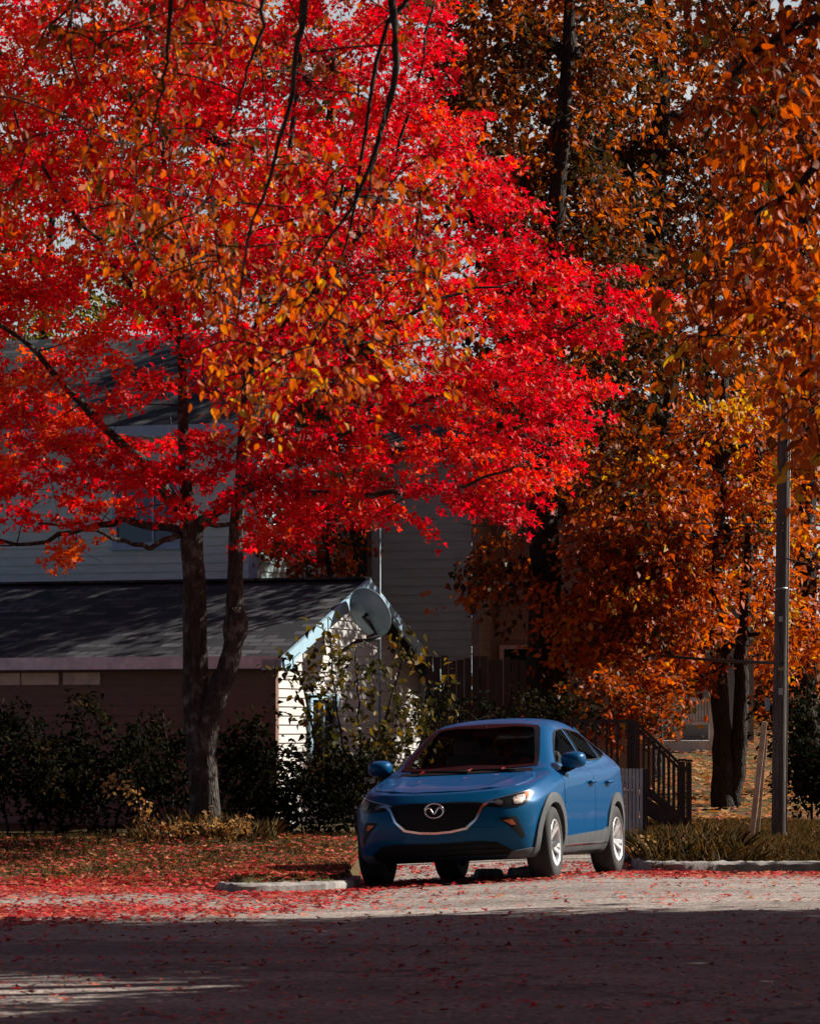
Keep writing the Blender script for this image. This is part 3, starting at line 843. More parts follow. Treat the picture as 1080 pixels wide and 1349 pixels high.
def build_yard():
    dark = plain('dark_stained_wood', (.035, .026, .022), .8, var=.4, bmp=.4)
    # board fence beside the house
    Yf = 49.5
    base = Vector((PX(565, Yf), Yf, GZ(PX(565, Yf), Yf)))
    f = empty('board_fence', base); tag(f, 'dark vertical board fence between the low house and the big trunk', 'fence')
    xf = Matrix.Translation(-base)
    mb = MB(); rng = random.Random(4); x = 560
    while x < 692:
        z1 = CAMZ + (HZ - (868 + rng.uniform(-5, 3))) * Yf / F; X = PX(x + 5, Yf); g = GZ(X, Yf)
        mb.box((X, Yf + rng.uniform(-.01, .01), (z1 + g) / 2), (.095, .02, z1 - g)); x += 10.3
    mb.build('boards', dark, f, xf=xf)
    for dz in (.35, 1.55):
        mb = MB(); mb.beam((PX(558, Yf), Yf + .035, base.z + dz), (PX(696, Yf), Yf + .035, base.z + dz), .04, .09)
        mb.build('rail', dark, f, xf=xf)
    for px in (566, 630, 690):
        mb = MB(); X = PX(px, Yf); mb.box((X, Yf + .09, base.z + 1.0), (.09, .09, 2.2)); mb.build('post', dark, f, xf=xf)
    # deck stairs with a railing, leading down to the right
    Ys = 44.5
    b0 = Vector((PX(900, Ys), Ys, GZ(PX(900, Ys), Ys)))
    s = empty('deck_stairs', b0); tag(s, 'dark wooden stairs with sloping slatted handrails behind the parked car', 'stairs')
    xs = Matrix.Translation(-b0)
    A = P(838, 963, Ys); top = b0.z + .52; X1 = PX(905, Ys); X0 = PX(838, Ys); n = 6
    for k in range(n):
        t = k / n; mb = MB(); xx = X0 + (X1 - X0) * (t + .5 / n); zz = top - (top - b0.z) * (t + .9 / n)
        mb.box((xx, Ys + .55, zz), ((X1 - X0) / n + .03, 1.05, .04)); mb.build('tread', dark, s, xf=xs)
    for yo in (0, 1.1):
        mb = MB(); mb.beam((X0, Ys + yo, top - .12), (X1 + .04, Ys + yo, b0.z + .02), .045, .17); mb.build('stringer', dark, s, xf=xs)
        mb = MB(); mb.beam((X0 - .02, Ys + yo - .0, top + .84), (X1 + .02, Ys + yo, b0.z + .74), .06, .035)
        mb.beam((X0, Ys + yo, top + .12), (X1, Ys + yo, b0.z + .14), .04, .06)
        for k in range(10):
            t = (k + .5) / 10; xx = X0 + (X1 - X0) * t; zb = top + (b0.z - top) * t
            mb.beam((xx, Ys + yo, zb + .10), (xx, Ys + yo, zb + .78), .022, .022, (0, 1, 0))
        mb.build('railing', dark, s, xf=xs)
        mb = MB(); mb.box((X1 + .02, Ys + yo, b0.z + .42), (.065, .065, .88)); mb.box((X1 + .02, Ys + yo, b0.z + .88), (.09, .09, .03)); mb.build('newel_post', dark, s, xf=xs)
        mb = MB(); mb.box((X0, Ys + yo, b0.z + .68), (.065, .065, 1.36)); mb.build('newel_post', dark, s, xf=xs)
    mb = MB(); mb.box((X0 - .45, Ys + .55, top - .03), (.9, 1.3, .05)); mb.build('landing', dark, s, xf=xs)
    mb = MB()
    for k in range(6):
        xx = X0 - .1 - k * .13; mb.beam((xx, Ys, top + .08), (xx, Ys, top + .82), .03, .03, (0, 1, 0))
    mb.beam((X0, Ys, top + .84), (X0 - .9, Ys, top + .84), .08, .04); mb.beam((X0, Ys, top + .10), (X0 - .9, Ys, top + .10), .04, .06); mb.build('railing', dark, s, xf=xs)
    for xx in (X0 - .85,):
        mb = MB(); mb.box((xx, Ys + 1.1, b0.z + .27), (.1, .1, .56)); mb.build('post', dark, s, xf=xs)
    # weathered white picket gate right behind the car
    Yk = 40.2; pick = plain('weathered_white_paint', (.40, .42, .42), .75, var=.3, bmp=.5)
    k0 = Vector((PX(815, Yk), Yk, GZ(PX(815, Yk), Yk)))
    k = empty('picket_fence', k0); tag(k, 'short weathered white picket fence standing just behind the car tail', 'fence')
    xk = Matrix.Translation(-k0)
    for i in range(9):
        X = PX(806 + i * 4.8, Yk); z1 = CAMZ + (HZ - 1013) * Yk / F
        mb = MB(); mb.box((X, Yk, (z1 + k0.z) / 2 + .02), (.030, .018, z1 - k0.z - .04)); mb.build('picket', pick, k, xf=xk)
    for dz in (.14, z1 - k0.z - .12):
        mb = MB(); mb.beam((PX(803, Yk), Yk + .025, k0.z + dz), (PX(849, Yk), Yk + .025, k0.z + dz), .03, .06)
        mb.build('rail', pick, k, xf=xk)
    mb = MB(); mb.box((PX(850, Yk) , Yk + .03, (z1 + k0.z) / 2), (.055, .055, z1 - k0.z)); mb.build('post', dark, k, xf=xk)
    # utility pole
    Yu = 42.0; X = PX(1026, Yu); gz = GZ(X, Yu)
    u = empty('utility_pole', (X, Yu, gz)); tag(u, 'grey weathered wooden utility pole standing in the grass at right', 'utility pole')
    xu = Matrix.Translation(-Vector((X, Yu, gz)))
    m, nt, out = nmat('weathered_pole_wood')
    n1 = noise(nt, coord(nt, 'Object', (1, 1, .05)), 60, 6, .7); n2 = noise(nt, coord(nt), 2.5, 5)
    col = mixc(nt, .6, ramp(nt, n1, [(.3, (.030, .027, .025)), (.7, (.19, .165, .15))]), ramp(nt, n2, [(.3, (.6, .6, .6)), (.7, (1.1, 1.1, 1.1))]), 'MULTIPLY')
    princ(nt, out, col, .85, 0, .2, bump(nt, n1, .8, .012))
    topz = 9.6
    mb = MB(); pth = [(X, Yu, gz - .4), (X + .01, Yu, gz + 1.5), (X + .05, Yu, gz + 4), (X + .09, Yu, topz)]
    mb.tube(smooth_path(pth, 12), list(np.linspace(.092, .070, 12)), 18); mb.build('pole', m, u, xf=xu)
    mb = MB(); mb.tube([(X + .075, Yu - .10, gz + .1), (X + .09, Yu - .09, gz + 2.2), (X + .13, Yu - .075, gz + 5.5)], .009, 6); mb.build('ground_wire', plain('dull_copper', (.16, .13, .11), .6, .3), u, xf=xu)
    mb = MB(); q = P(1011, 928, Yu - .05); mb.box(q, (.05, .05, .15)); mb.beam(q + Vector((0, .02, 0)), (X - .08, Yu, q.z), .03, .03); mb.build('meter_box', plain('blue_grey_box', (.22, .30, .36), .5), u, bevel=.008, xf=xu)
    for zz, ww_, hh, cc in ((gz + 1.72, .05, .075, (.42, .42, .40)), (gz + 1.98, .06, .04, (.30, .26, .10)), (gz + 2.55, .045, .06, (.36, .37, .38))):
        mb = MB(); mb.box((X + .01, Yu - .094, zz), (ww_, .006, hh)); mb.build('tag_plate', plain('tag_metal', cc, .5, .4), u, xf=xu)
    for zz in (gz + 2.9,):
        mb = MB(); mb.lathe([(.086, -.015), (.091, -.015), (.091, .015), (.086, .015)], 20, Matrix.Translation((X + .02, Yu, zz))); mb.build('strap', plain('galvanised_strap', (.25, .25, .25), .5, .6), u, xf=xu)
    mb = MB(); mb.beam((X - .62, Yu - .12, 8.9), (X + .72, Yu - .12, 8.9), .09, .11); mb.build('crossarm', m, u, xf=xu)
    for dx in (-.5, .12, .62):
        mb = MB(); mb.lathe([(.0, 0), (.02, 0), (.02, .06), (.045, .07), (.045, .10), (.03, .12), (.04, .14), (.0, .17)], 12, Matrix.Translation((X + dx, Yu - .12, 8.955))); mb.build('insulator', plain('glazed_porcelain', (.18, .16, .14), .2), u, xf=xu)
    # cables
    cab = plain('black_cable', (.012, .012, .012), .5)
    def sag(a, b, s): return [a * (1 - t) + b * t - Vector((0, 0, 4 * s * t * (1 - t))) for t in np.linspace(0, 1, 14)]
    pz = lambda py: Vector((X + .03, Yu - .1, CAMZ + (HZ - py) * Yu / F))
    for nm, a, b, s, r, lab in (
        ('cable', pz(874), P(826, 858, 52), .03, .022, 'thick black cable from the pole low across to the porch trees'),
        ('cable', pz(690), P(640, 664, 55), .10, .007, 'upper thin wire from the pole across the orange trees'),
        ('cable', pz(700), P(610, 690, 55), .10, .006, 'lower thin wire from the pole across the orange trees'),
        ('cable', pz(735), P(1240, 765, 38), .05, .010, 'wire leaving the pole to the right frame edge')):
        mb = MB(); mb.tube(sag(a, b, s), r, 6); tag(mb.build(nm, cab), lab, 'cable', 'overhead cables at the utility pole')
    # two leaning timber stakes by the pole
    ww = plain('bare_timber', (.62, .42, .26), .75, var=.25, bmp=.4)
    for a, b, w, lab in ((P(988, 1102, 41.3), P(1007, 951, 41.5), .060, 'front pale timber stake leaning beside the pole'), (P(997, 1086, 42.6), P(1009, 972, 42.7), .036, 'thin orange timber stake leaning behind the paler stake')):
        a.z = GZ(a.x, a.y) - .05
        mb = MB(); mb.beam(a, b, w, w * .6, (0, 1, 0)); tag(mb.build('leaning_stake', ww, bevel=.004), lab, 'stake', 'leaning stakes by the pole')
# ------------------------------------------------------------------ the parked car
def lerp_tab(x, tab):
    t = np.array(tab, float); o = np.argsort(t[:, 0])
    return float(np.interp(x, t[o, 0], t[o, 1]))

def catmull_tab(x, tab):
    """smooth interpolation through a table of (x, value)"""
    t = sorted(tab); xs = [a for a, _ in t]; ys = [b for _, b in t]
    if x <= xs[0]: return ys[0]
    if x >= xs[-1]: return ys[-1]
    i = max(k for k in range(len(xs) - 1) if xs[k] <= x)
    def sl(k):
        if k <= 0 or k >= len(xs) - 1: k2 = min(max(k, 0), len(xs) - 1); a = max(k2 - 1, 0); b = min(k2 + 1, len(xs) - 1); return (ys[b] - ys[a]) / (xs[b] - xs[a])
        return (ys[k + 1] - ys[k - 1]) / (xs[k + 1] - xs[k - 1])
    h = xs[i + 1] - xs[i]; u = (x - xs[i]) / h
    return ((2 * u ** 3 - 3 * u * u + 1) * ys[i] + (u ** 3 - 2 * u * u + u) * h * sl(i)
            + (-2 * u ** 3 + 3 * u * u) * ys[i + 1] + (u ** 3 - u * u) * h * sl(i + 1))

def wz(z):
    return z - .075 * min(1.0, max(0.0, (z - .42) / .33))
def wp(poly, d=0.0):
    return [(a, wz(b) - d) for a, b in poly]
def front_drop(y):
    t = abs(y) / 0.82
    return 0.19 * t ** 2.1 + 0.20 * t ** 7
def front_x(y, z):
    x0 = catmull_tab(z, [(0.18, 1.98), (0.27, 2.07), (0.36, 2.115), (0.45, 2.125), (0.53, 2.13), (0.61, 2.125), (0.695, 2.10), (0.755, 2.05), (0.805, 1.97)])
    return x0 - front_drop(y)
def rear_x(y, z):
    x0 = catmull_tab(z, [(0.20, -1.98), (0.32, -2.08), (0.45, -2.12), (0.60, -2.10), (0.75, -2.04), (0.90, -2.03), (1.05, -1.98), (1.15, -1.93)])
    t = abs(y) / 0.82
    return x0 + 0.14 * t ** 2.2 + 0.14 * t ** 7

STN = [('F', 1.0), (1.86, .86), (1.66, .66), (1.48, .46), (1.3, .30), (1.14, .2), (1.02, .16), (.94, .14), (.84, .12), (.66, .09), (.48, .06), (.30, .03),
       (.15, 0), (.02, 0), (-.14, 0), (-.42, 0), (-.8, 0), (-1.12, 0), (-1.4, -.05), (-1.58, -.12), (-1.72, -.3), (-1.84, -.6), ('R', -1.0)]
ZBELT = [(2.1, .74), (1.73, .785), (1.5, .845), (1.3, .895), (1.1, .945), (.8, 1.0), (.3, 1.025), (-.3, 1.04), (-.9, 1.065), (-1.4, 1.10), (-1.9, 1.12)]
WID = [(2.1, .92), (1.74, .935), (1.55, .972), (1.3, .992), (1.0, 1.0), (0, 1.0), (-1.0, 1.0), (-1.4, .995), (-1.7, .97), (-1.98, .92)]
ZRAIL = [(.88, 1.025), (.70, 1.075), (.55, 1.155), (.40, 1.240), (.25, 1.322), (.10, 1.392), (-.05, 1.436), (-.3, 1.462), (-.6, 1.470), (-1.0, 1.452), (-1.35, 1.405), (-1.55, 1.345), (-1.70, 1.255), (-1.85, 1.155), (-1.96, 1.12)]
YRAIL = [(.88, .742), (.70, .728), (.40, .668), (.10, .608), (-.3, .590), (-.8, .568), (-1.4, .535), (-1.7, .565), (-1.9, .65)]
ZC = [(2.0, .797), (1.9, .83), (1.7, .878), (1.5, .913), (1.3, .942), (1.1, .968), (.99, .985), (.93, 1.006), (.80, 1.085), (.6, 1.207), (.4, 1.322), (.2, 1.428), (.06, 1.490), (-.1, 1.515), (-.45, 1.535), (-.9, 1.528), (-1.3, 1.490), (-1.5, 1.45), (-1.65, 1.37), (-1.8, 1.23), (-1.9, 1.15)]

def car_ring(st):
    xc, b = st
    xm = {'F': 1.93, 'R': -1.95}.get(xc, xc)
    def place(y, z):
        if xc == 'F': return (front_x(y, z), y, z)
        if xc == 'R': return (rear_x(y, z), y, z)
        d = front_drop(y) if b >= 0 else -(2.12 + rear_x(y, .45))
        return (xc - abs(b) * d if b >= 0 else xc + abs(b) * (2.12 + rear_x(y, .45)) * 1.0, y, z)
    # where the flank of this ring stands along the car
    xs = place(.84, .5)[0]
    w = lerp_tab(xs, WID); zb = lerp_tab(xs, ZBELT)
    zbot = .205 + .05 * max(0, (abs(xs) - 1.5) / .4)
    rows = [(.745, zbot), (.830, .262), (.862, .40), (.874, .58), (.884, .5 * (.58 + zb) - .01), (.868, zb - .080), (.782, zb)]
    rows = [(y * w, z) for y, z in rows]
    pts = []
    ymul = rows[0][0]
    for fr in (0, .26, .5, .72, .88): pts.append(place(ymul * fr, zbot - (.0 if xc != 'F' else .0)))
    for y, z in rows: pts.append(place(y, z))
    yb = rows[-1][0]
    # top columns from the belt to the middle
    xt = place(.4, .9)[0] if xc not in ('F', 'R') else xm
    zr = catmull_tab(xs if xs < .9 else .9, ZRAIL); zc = lambda y: catmull_tab(place(y, .9)[0], ZC)
    if xs > .92 or xc == 'F' or xs < -1.93 or xc == 'R':
        for fr, k in ((.90, .40), (.72, .72), (.5, .90), (.25, .98), (0, 1.0)):
            y = yb * fr
            z = zb + (max(zc(y), zb + .005) - zb) * k
            pts.append(place(y, z))
    else:
        yr = lerp_tab(xs, YRAIL) * .945
        bl = np.clip((zr - zb) / .25, 0, 1)
        pts.append(place(yb + (yr - yb) * .5 + .018 * bl, zb + (zr - zb) * .5))
        pts.append(place(yr, zr))
        for fr, k in ((.78, .62), (.40, .93), (0, 1.0)):
            y = yr * fr
            pts.append(place(y, zr + (max(zc(y), zr + .004) - zr) * k))
    return pts

def car_body_mesh():
    rings = [car_ring(s) for s in STN]
    bm = bmesh.new(); vd = {}
    def vert(p):
        k = (round(p[0], 5), round(p[1], 5), round(p[2], 5))
        if k not in vd: vd[k] = bm.verts.new(p)
        return vd[k]
    m = lambda p: (p[0], -p[1], p[2])
    def quad(a, b, c, d):
        for q in ((a, b, c, d), (m(d), m(c), m(b), m(a))):
            vs = []
            for p in q:
                v = vert(p)
                if v not in vs: vs.append(v)
            if len(vs) > 2:
                try: bm.faces.new(vs)
                except ValueError: pass
    n = len(rings[0])
    for r0, r1 in zip(rings, rings[1:]):
        for i in range(n - 1):
            quad(r0[i], r1[i], r1[i + 1], r0[i + 1])
    for rg, fx, flip in ((rings[0], front_x, False), (rings[-1], rear_x, True)):
        bot = rg[0:5]; side = rg[5:12]; top = rg[11:17][::-1]        # bottom 0..4 + corner, flank rows, top from the middle outwards
        bot = bot + [side[0]]
        ni, nj = 7, 6
        g = [[None] * nj for _ in range(ni)]
        for i in range(ni):
            for j in range(nj):
                if i == 0: g[i][j] = bot[j]
                elif i == ni - 1: g[i][j] = top[j]
                elif j == nj - 1: g[i][j] = side[i]
                else:
                    fy = top[j][1] / top[nj - 1][1]
                    y = side[i][1] * (fy * .75 + .25 * bot[j][1] / bot[nj - 1][1])
                    zt = (side[i][2] - side[0][2]) / (side[6][2] - side[0][2])
                    z = bot[j][2] + (top[j][2] - bot[j][2]) * zt
                    g[i][j] = (fx(y, z), y, z)
        for i in range(ni - 1):
            for j in range(nj - 1):
                q = (g[i][j], g[i][j + 1], g[i + 1][j + 1], g[i + 1][j])
                quad(*(q[::-1] if flip else q))
    bm.verts.ensure_lookup_table()
    cl = bm.edges.layers.float.get('crease_edge') or bm.edges.layers.float.new('crease_edge')
    def crease(a, b, v):
        for q in ((a, b), (m(a), m(b))):
            ka, kb = [vd.get((round(p[0], 5), round(p[1], 5), round(p[2], 5))) for p in q]
            if ka is None or kb is None or ka is kb: continue
            e = bm.edges.get((ka, kb))
            if e is not None: e[cl] = v
    for r0, r1 in zip(rings, rings[1:]):
        if r0[16][0] > .98: crease(r0[13], r1[13], .62); crease(r0[11], r1[11], .35)
        crease(r0[10], r1[10], .45); crease(r0[7], r1[7], .2)
        if r0[16][0] < .8: crease(r0[11], r1[11], .5)
    for i in range(11, 16): crease(rings[0][i], rings[0][i + 1], .7)
    bmesh.ops.recalc_face_normals(bm, faces=bm.faces[:])
    me = bpy.data.meshes.new('body'); bm.to_mesh(me); bm.free()
    return me

def evaluated(o):
    dg = bpy.context.evaluated_depsgraph_get(); dg.update()
    return bpy.data.meshes.new_from_object(o.evaluated_get(dg))

def dense(poly, step=0.03):
    out = []
    for a, b in zip(poly, poly[1:] + poly[:1]):
        L = math.dist(a, b); k = max(1, int(L / step))
        for i in range(k): out.append((a[0] + (b[0] - a[0]) * i / k, a[1] + (b[1] - a[1]) * i / k))
    return out

def round_poly(poly, r=0.03, k=3):
    out = []
    n = len(poly)
    for i in range(n):
        p0, p1, p2 = Vector(poly[i - 1]), Vector(poly[i]), Vector(poly[(i + 1) % n])
        a = min(r, (p0 - p1).length * .45); b = min(r, (p2 - p1).length * .45)
        q0 = p1 + (p0 - p1).normalized() * a; q2 = p1 + (p2 - p1).normalized() * b
        for j in range(k + 1):
            t = j / k
            q = q0 * (1 - t) ** 2 + p1 * 2 * t * (1 - t) + q2 * t * t
            out.append((q.x, q.y))
    return out

class Skin:
    """cuts panels out of the body's surface: an outline seen along an axis is laid on the surface"""
    def __init__(s, me):
        me.calc_loop_triangles()
        V = [v.co.copy() for v in me.vertices]
        s.vn = [v.normal.copy() for v in me.vertices]
        s.tr = [tuple(t.vertices) for t in me.loop_triangles]
        s.V = V
        s.bvh = BVHTree.FromPolygons(V, s.tr)
    def hit(s, axis, u, v):
        if axis == 'front': o, d = Vector((4, u, v)), Vector((-1, 0, 0))
        elif axis == 'rear': o, d = Vector((-4, u, v)), Vector((1, 0, 0))
        elif axis == 'top': o, d = Vector((u, v, 4)), Vector((0, 0, -1))
        elif axis == 'left': o, d = Vector((u, 3, v)), Vector((0, -1, 0))
        elif axis == 'right': o, d = Vector((u, -3, v)), Vector((0, 1, 0))
        else:                                              # an angle in degrees round the car, u runs across it
            a = R(axis); dd = Vector((math.cos(a), math.sin(a), 0)); sd = Vector((-math.sin(a), math.cos(a), 0))
            o, d = dd * 4 + sd * u + Vector((0, 0, v)), -dd
        loc, nor, idx, dist = s.bvh.ray_cast(o, d)
        if loc is None: return None, None
        t = s.tr[idx]
        from mathutils.interpolate import poly_3d_calc
        w = poly_3d_calc([s.V[i] for i in t], loc)
        n = s.vn[t[0]] * w[0] + s.vn[t[1]] * w[1] + s.vn[t[2]] * w[2]
        return loc, n.normalized()
    def panel(s, name, axis, poly, off, mat, parent, thick=0.012, hole=None, step=0.035, warp=None):
        ol = dense(poly, step); pts = [Vector(p) for p in ol]; nb = len(pts)
        edges = [(i, (i + 1) % nb) for i in range(nb)]; nh = 0
        if hole is not None:
            hl = dense(hole, step); nh = len(hl)
            pts += [Vector(p) for p in hl]
            edges += [(nb + i, nb + (i + 1) % nh) for i in range(nh)]
        xs = [p[0] for p in ol]; ys = [p[1] for p in ol]
        gx = np.arange(min(xs) + step * .5, max(xs), step); gy = np.arange(min(ys) + step * .5, max(ys), step)
        if len(gx) and len(gy):
            G = np.array(np.meshgrid(gx, gy)).reshape(2, -1).T
            ok = in_poly(G[:, 0], G[:, 1], ol)
            if hole is not None: ok &= ~in_poly(G[:, 0], G[:, 1], hl)
            A = np.array(ol + (hl if hole is not None else []))
            for g in G[ok]:
                if np.min(((A - g) ** 2).sum(1)) > (step * .45) ** 2: pts.append(Vector((float(g[0]), float(g[1]))))
        vo, eo, fo, ov, oe, of = delaunay_2d_cdt(pts, edges, [], 1, 1e-5)
        if hole is not None:
            keep = []
            for f in fo:
                c = sum((vo[i] for i in f), Vector((0, 0))) / len(f)
                if not in_poly(np.array([c.x]), np.array([c.y]), hl)[0]: keep.append(f)
            fo = keep
        P3 = []; N3 = []
        for p in vo:
            l, n = s.hit(axis, p.x, p.y)
            P3.append(l); N3.append(n)
        good = [l is not None for l in P3]
        fo = [f for f in fo if all(good[i] for i in f)]
        used = sorted({i for f in fo for i in f}); mp = {i: k for k, i in enumerate(used)}
        o_ = (lambda p: off) if warp is None else (lambda p: off + warp(p.x, p.y))
        top = [P3[i] + N3[i] * o_(vo[i]) for i in used]; low = [P3[i] - N3[i] * thick for i in used]
        faces = []
        for f in fo:
            g = [mp[i] for i in f]
            nn = (top[g[1]] - top[g[0]]).cross(top[g[2]] - top[g[0]])
            if nn.dot(N3[f[0]]) < 0: g = g[::-1]
            faces.append(g)
        cnt = {}
        for g in faces:
            for a, b in zip(g, g[1:] + g[:1]): cnt[(a, b)] = 1
        nt = len(top); rim = [(a, b) for (a, b) in cnt if (b, a) not in cnt]
        allf = faces + [[b, a, a + nt, b + nt] for a, b in rim]
        me = bpy.data.meshes.new(name)
        me.from_pydata([tuple(v) for v in top + low], [], allf)
        me.polygons.foreach_set('use_smooth', np.ones(len(allf), bool))
        me.update()
        try:
            ns = []
            norm = [N3[i] for i in used]
            nf = len(faces)
            for pi, pl in enumerate(me.polygons):
                for vi in pl.vertices: ns.append(tuple(norm[vi % nt]) if (pi < nf and warp is None) else tuple(pl.normal))
            if warp is None: me.normals_split_custom_set(ns)
        except Exception:
            pass
        return link(name, me, mat, parent)

def mirror(poly):
    return [(-a, b) for a, b in poly][::-1]

CAR_LEAVES = []

def build_car(loc, rz, pitch, roll=0.0):
    car = empty('parked_car', loc)
    car.rotation_euler = (roll, pitch, rz); car.scale = (1.02, 1.045, 1.02)
    tag(car, 'blue compact crossover car parked nose out at the kerb', 'car')
    # materials
    m, nt, out = nmat('blue_mica_paint')
    fl = N(nt, 'ShaderNodeTexVoronoi'); fl.inputs['Scale'].default_value = 900; nt.links.new(coord(nt), fl.inputs['Vector'])
    lw = N(nt, 'ShaderNodeLayerWeight'); lw.inputs['Blend'].default_value = 0.35
    base = mixc(nt, lw.outputs['Facing'], (0.0, 0.078, 0.180), (0.0, 0.064, 0.205))
    base = mixc(nt, 0.25, base, fl.outputs['Color'], 'MULTIPLY')
    princ(nt, out, base, 0.42, 0.1, 0.06, None, Coat_Weight=.32, Coat_Roughness=0.015, Coat_IOR=1.45)
    paint = m
    clad = plain('grey_textured_plastic', (0.060, 0.066, 0.070), 0.62, bmp=0.25, scale=8)
    black = plain('black_plastic', (0.006, 0.006, 0.007), 0.6, 0, .2, bmp=0.1)
    gloss = plain('gloss_black_trim', (0.006, 0.006, 0.007), 0.3, 0, .15, bmp=0)
    chrome = plain('bright_trim', (0.72, 0.70, 0.68), 0.16, 1.0, bmp=0, var=0.05)
    alloy = plain('silver_alloy', (0.80, 0.80, 0.80), 0.3, 0.6, bmp=0, var=0.06)
    rubber = plain('tyre_rubber', (0.018, 0.017, 0.017), 0.85, bmp=0.3, scale=14)
    m, nt, out = nmat('car_glass')
    tr = N(nt, 'ShaderNodeBsdfTransparent'); tr.inputs[0].default_value = (0.5, 0.54, 0.54, 1)
    gl = N(nt, 'ShaderNodeBsdfGlossy'); gl.inputs['Roughness'].default_value = 0.01
    fr = N(nt, 'ShaderNodeFresnel'); fr.inputs[0].default_value = 1.5
    mx = N(nt, 'ShaderNodeMixShader'); nt.links.new(math_n(nt, 'MINIMUM', math_n(nt, 'MULTIPLY', fr.outputs[0], .07), 1.0), mx.inputs[0])
    nt.links.new(tr.outputs[0], mx.inputs[1]); nt.links.new(gl.outputs[0], mx.inputs[2]); nt.links.new(mx.outputs[0], out.inputs[0])
    glass = m
    amber = plain('amber_lens', (0.55, 0.13, 0.03), 0.15, bmp=0)
    redl = plain('red_lens', (0.35, 0.01, 0.015), 0.12, bmp=0)
    seatm = plain('dark_cloth', (0.16, 0.14, 0.125), 0.9, bmp=0.3)
    # the body
    cage = link('cage', car_body_mesh()); sub = cage.modifiers.new('s', 'SUBSURF'); sub.levels = 3; sub.render_levels = 3
    smooth_me = evaluated(cage)
    skin = Skin(smooth_me)
    cutters = []
    for ax in (1.285, -1.285):
        for sy in (1, -1):
            b = MB(); b.lathe([(0.0, .52), (.372, .52), (.372, 1.1), (0.0, 1.1)], 48, Matrix.Translation((ax, 0, .335)) @ Matrix.Rotation(R(-90 * sy), 4, 'X'), False)
            c = b.build('cutter'); cutters.append(c)
            bm = bmesh.new(); bm.from_mesh(c.data); bmesh.ops.remove_doubles(bm, verts=bm.verts[:], dist=1e-5); bmesh.ops.recalc_face_normals(bm, faces=bm.faces[:]); bm.to_mesh(c.data); bm.free()
            md = cage.modifiers.new('b', 'BOOLEAN'); md.operation = 'DIFFERENCE'; md.object = c; md.solver = 'EXACT'
    bmz = evaluated(cage)
    for c in cutters + [cage]: bpy.data.objects.remove(c, do_unlink=True)
    # openings for the glass
    ws = [(-.635, 1.045), (-.4, 1.030), (0, 1.026), (.4, 1.030), (.635, 1.045), (.57, 1.235), (.505, 1.40), (.47, 1.432), (.3, 1.455), (0, 1.463), (-.3, 1.455), (-.47, 1.432), (-.505, 1.40), (-.57, 1.235)]
    w1 = [(.60, 1.062), (.40, 1.185), (.20, 1.29), (.06, 1.352), (-.06, 1.386), (-.30, 1.402), (-.315, 1.085)]
    w2 = [(-.395, 1.087), (-.385, 1.405), (-.70, 1.403), (-1.0, 1.378), (-1.12, 1.355), (-1.10, 1.108)]
    w3 = [(-1.175, 1.118), (-1.185, 1.335), (-1.34, 1.285), (-1.50, 1.185), (-1.46, 1.15)]
    rw = [(-.50, 1.19), (.50, 1.19), (.46, 1.33), (.38, 1.41), (-.38, 1.41), (-.46, 1.33)]
    def inset(poly, d):
        cx = sum(p[0] for p in poly) / len(poly); cy = sum(p[1] for p in poly) / len(poly)
        out = []
        for p in poly:
            v = Vector((p[0] - cx, p[1] - cy)); L = v.length
            q = v * (1 - d / L); out.append((cx + q.x, cy + q.y))
        return out
    bm = bmesh.new(); bm.from_mesh(bmz); kill = []
    for f in bm.faces:
        c = f.calc_center_median(); n = f.normal
        if c.z < 1.0: continue
        def inn(poly, u, v): return in_poly(np.array([u]), np.array([v]), poly)[0]
        if n.x > .25 and c.x > -.1 and inn(inset(ws, .015), c.y, c.z): kill.append(f)
        elif n.x < -.3 and c.x < -1.4 and inn(inset(rw, .015), c.y, c.z): kill.append(f)
        elif abs(n.y) > .45 and (inn(inset(w1, .02), c.x, c.z) or inn(inset(w2, .02), c.x, c.z) or inn(inset(w3, .02), c.x, c.z)): kill.append(f)
    bmesh.ops.delete(bm, geom=kill, context='FACES')
    for f in bm.faces:
        c = f.calc_center_median(); f.material_index = 0; f.smooth = True
        for ax in (1.285, -1.285):
            d = math.hypot(c.x - ax, c.z - .335)
            if d < .3735 and abs(c.y) < .87 and (abs(f.normal.y) > .9 and abs(c.y) < .6 or abs(d - .372) < .004 and abs(f.normal.y) < .4): f.material_index = 1
        if c.z < .235: f.material_index = 1
    bm.to_mesh(bmz); bm.free()
    bmz.set_sharp_from_angle(angle=R(40))
    link('body', bmz, [paint, black], car)
    # glass, with a dark border laid round every pane
    def pane(nm, axis, poly, fritw, parent=car):
        g = skin.panel(nm, axis, poly, .004, glass, parent, thick=.002)
        skin.panel('border', axis, poly, .0065, gloss, g, thick=.006, hole=inset(poly, fritw))
        return g
    pane('windscreen', 'front', ws, .045); pane('rear_window', 'rear', rw, .05)
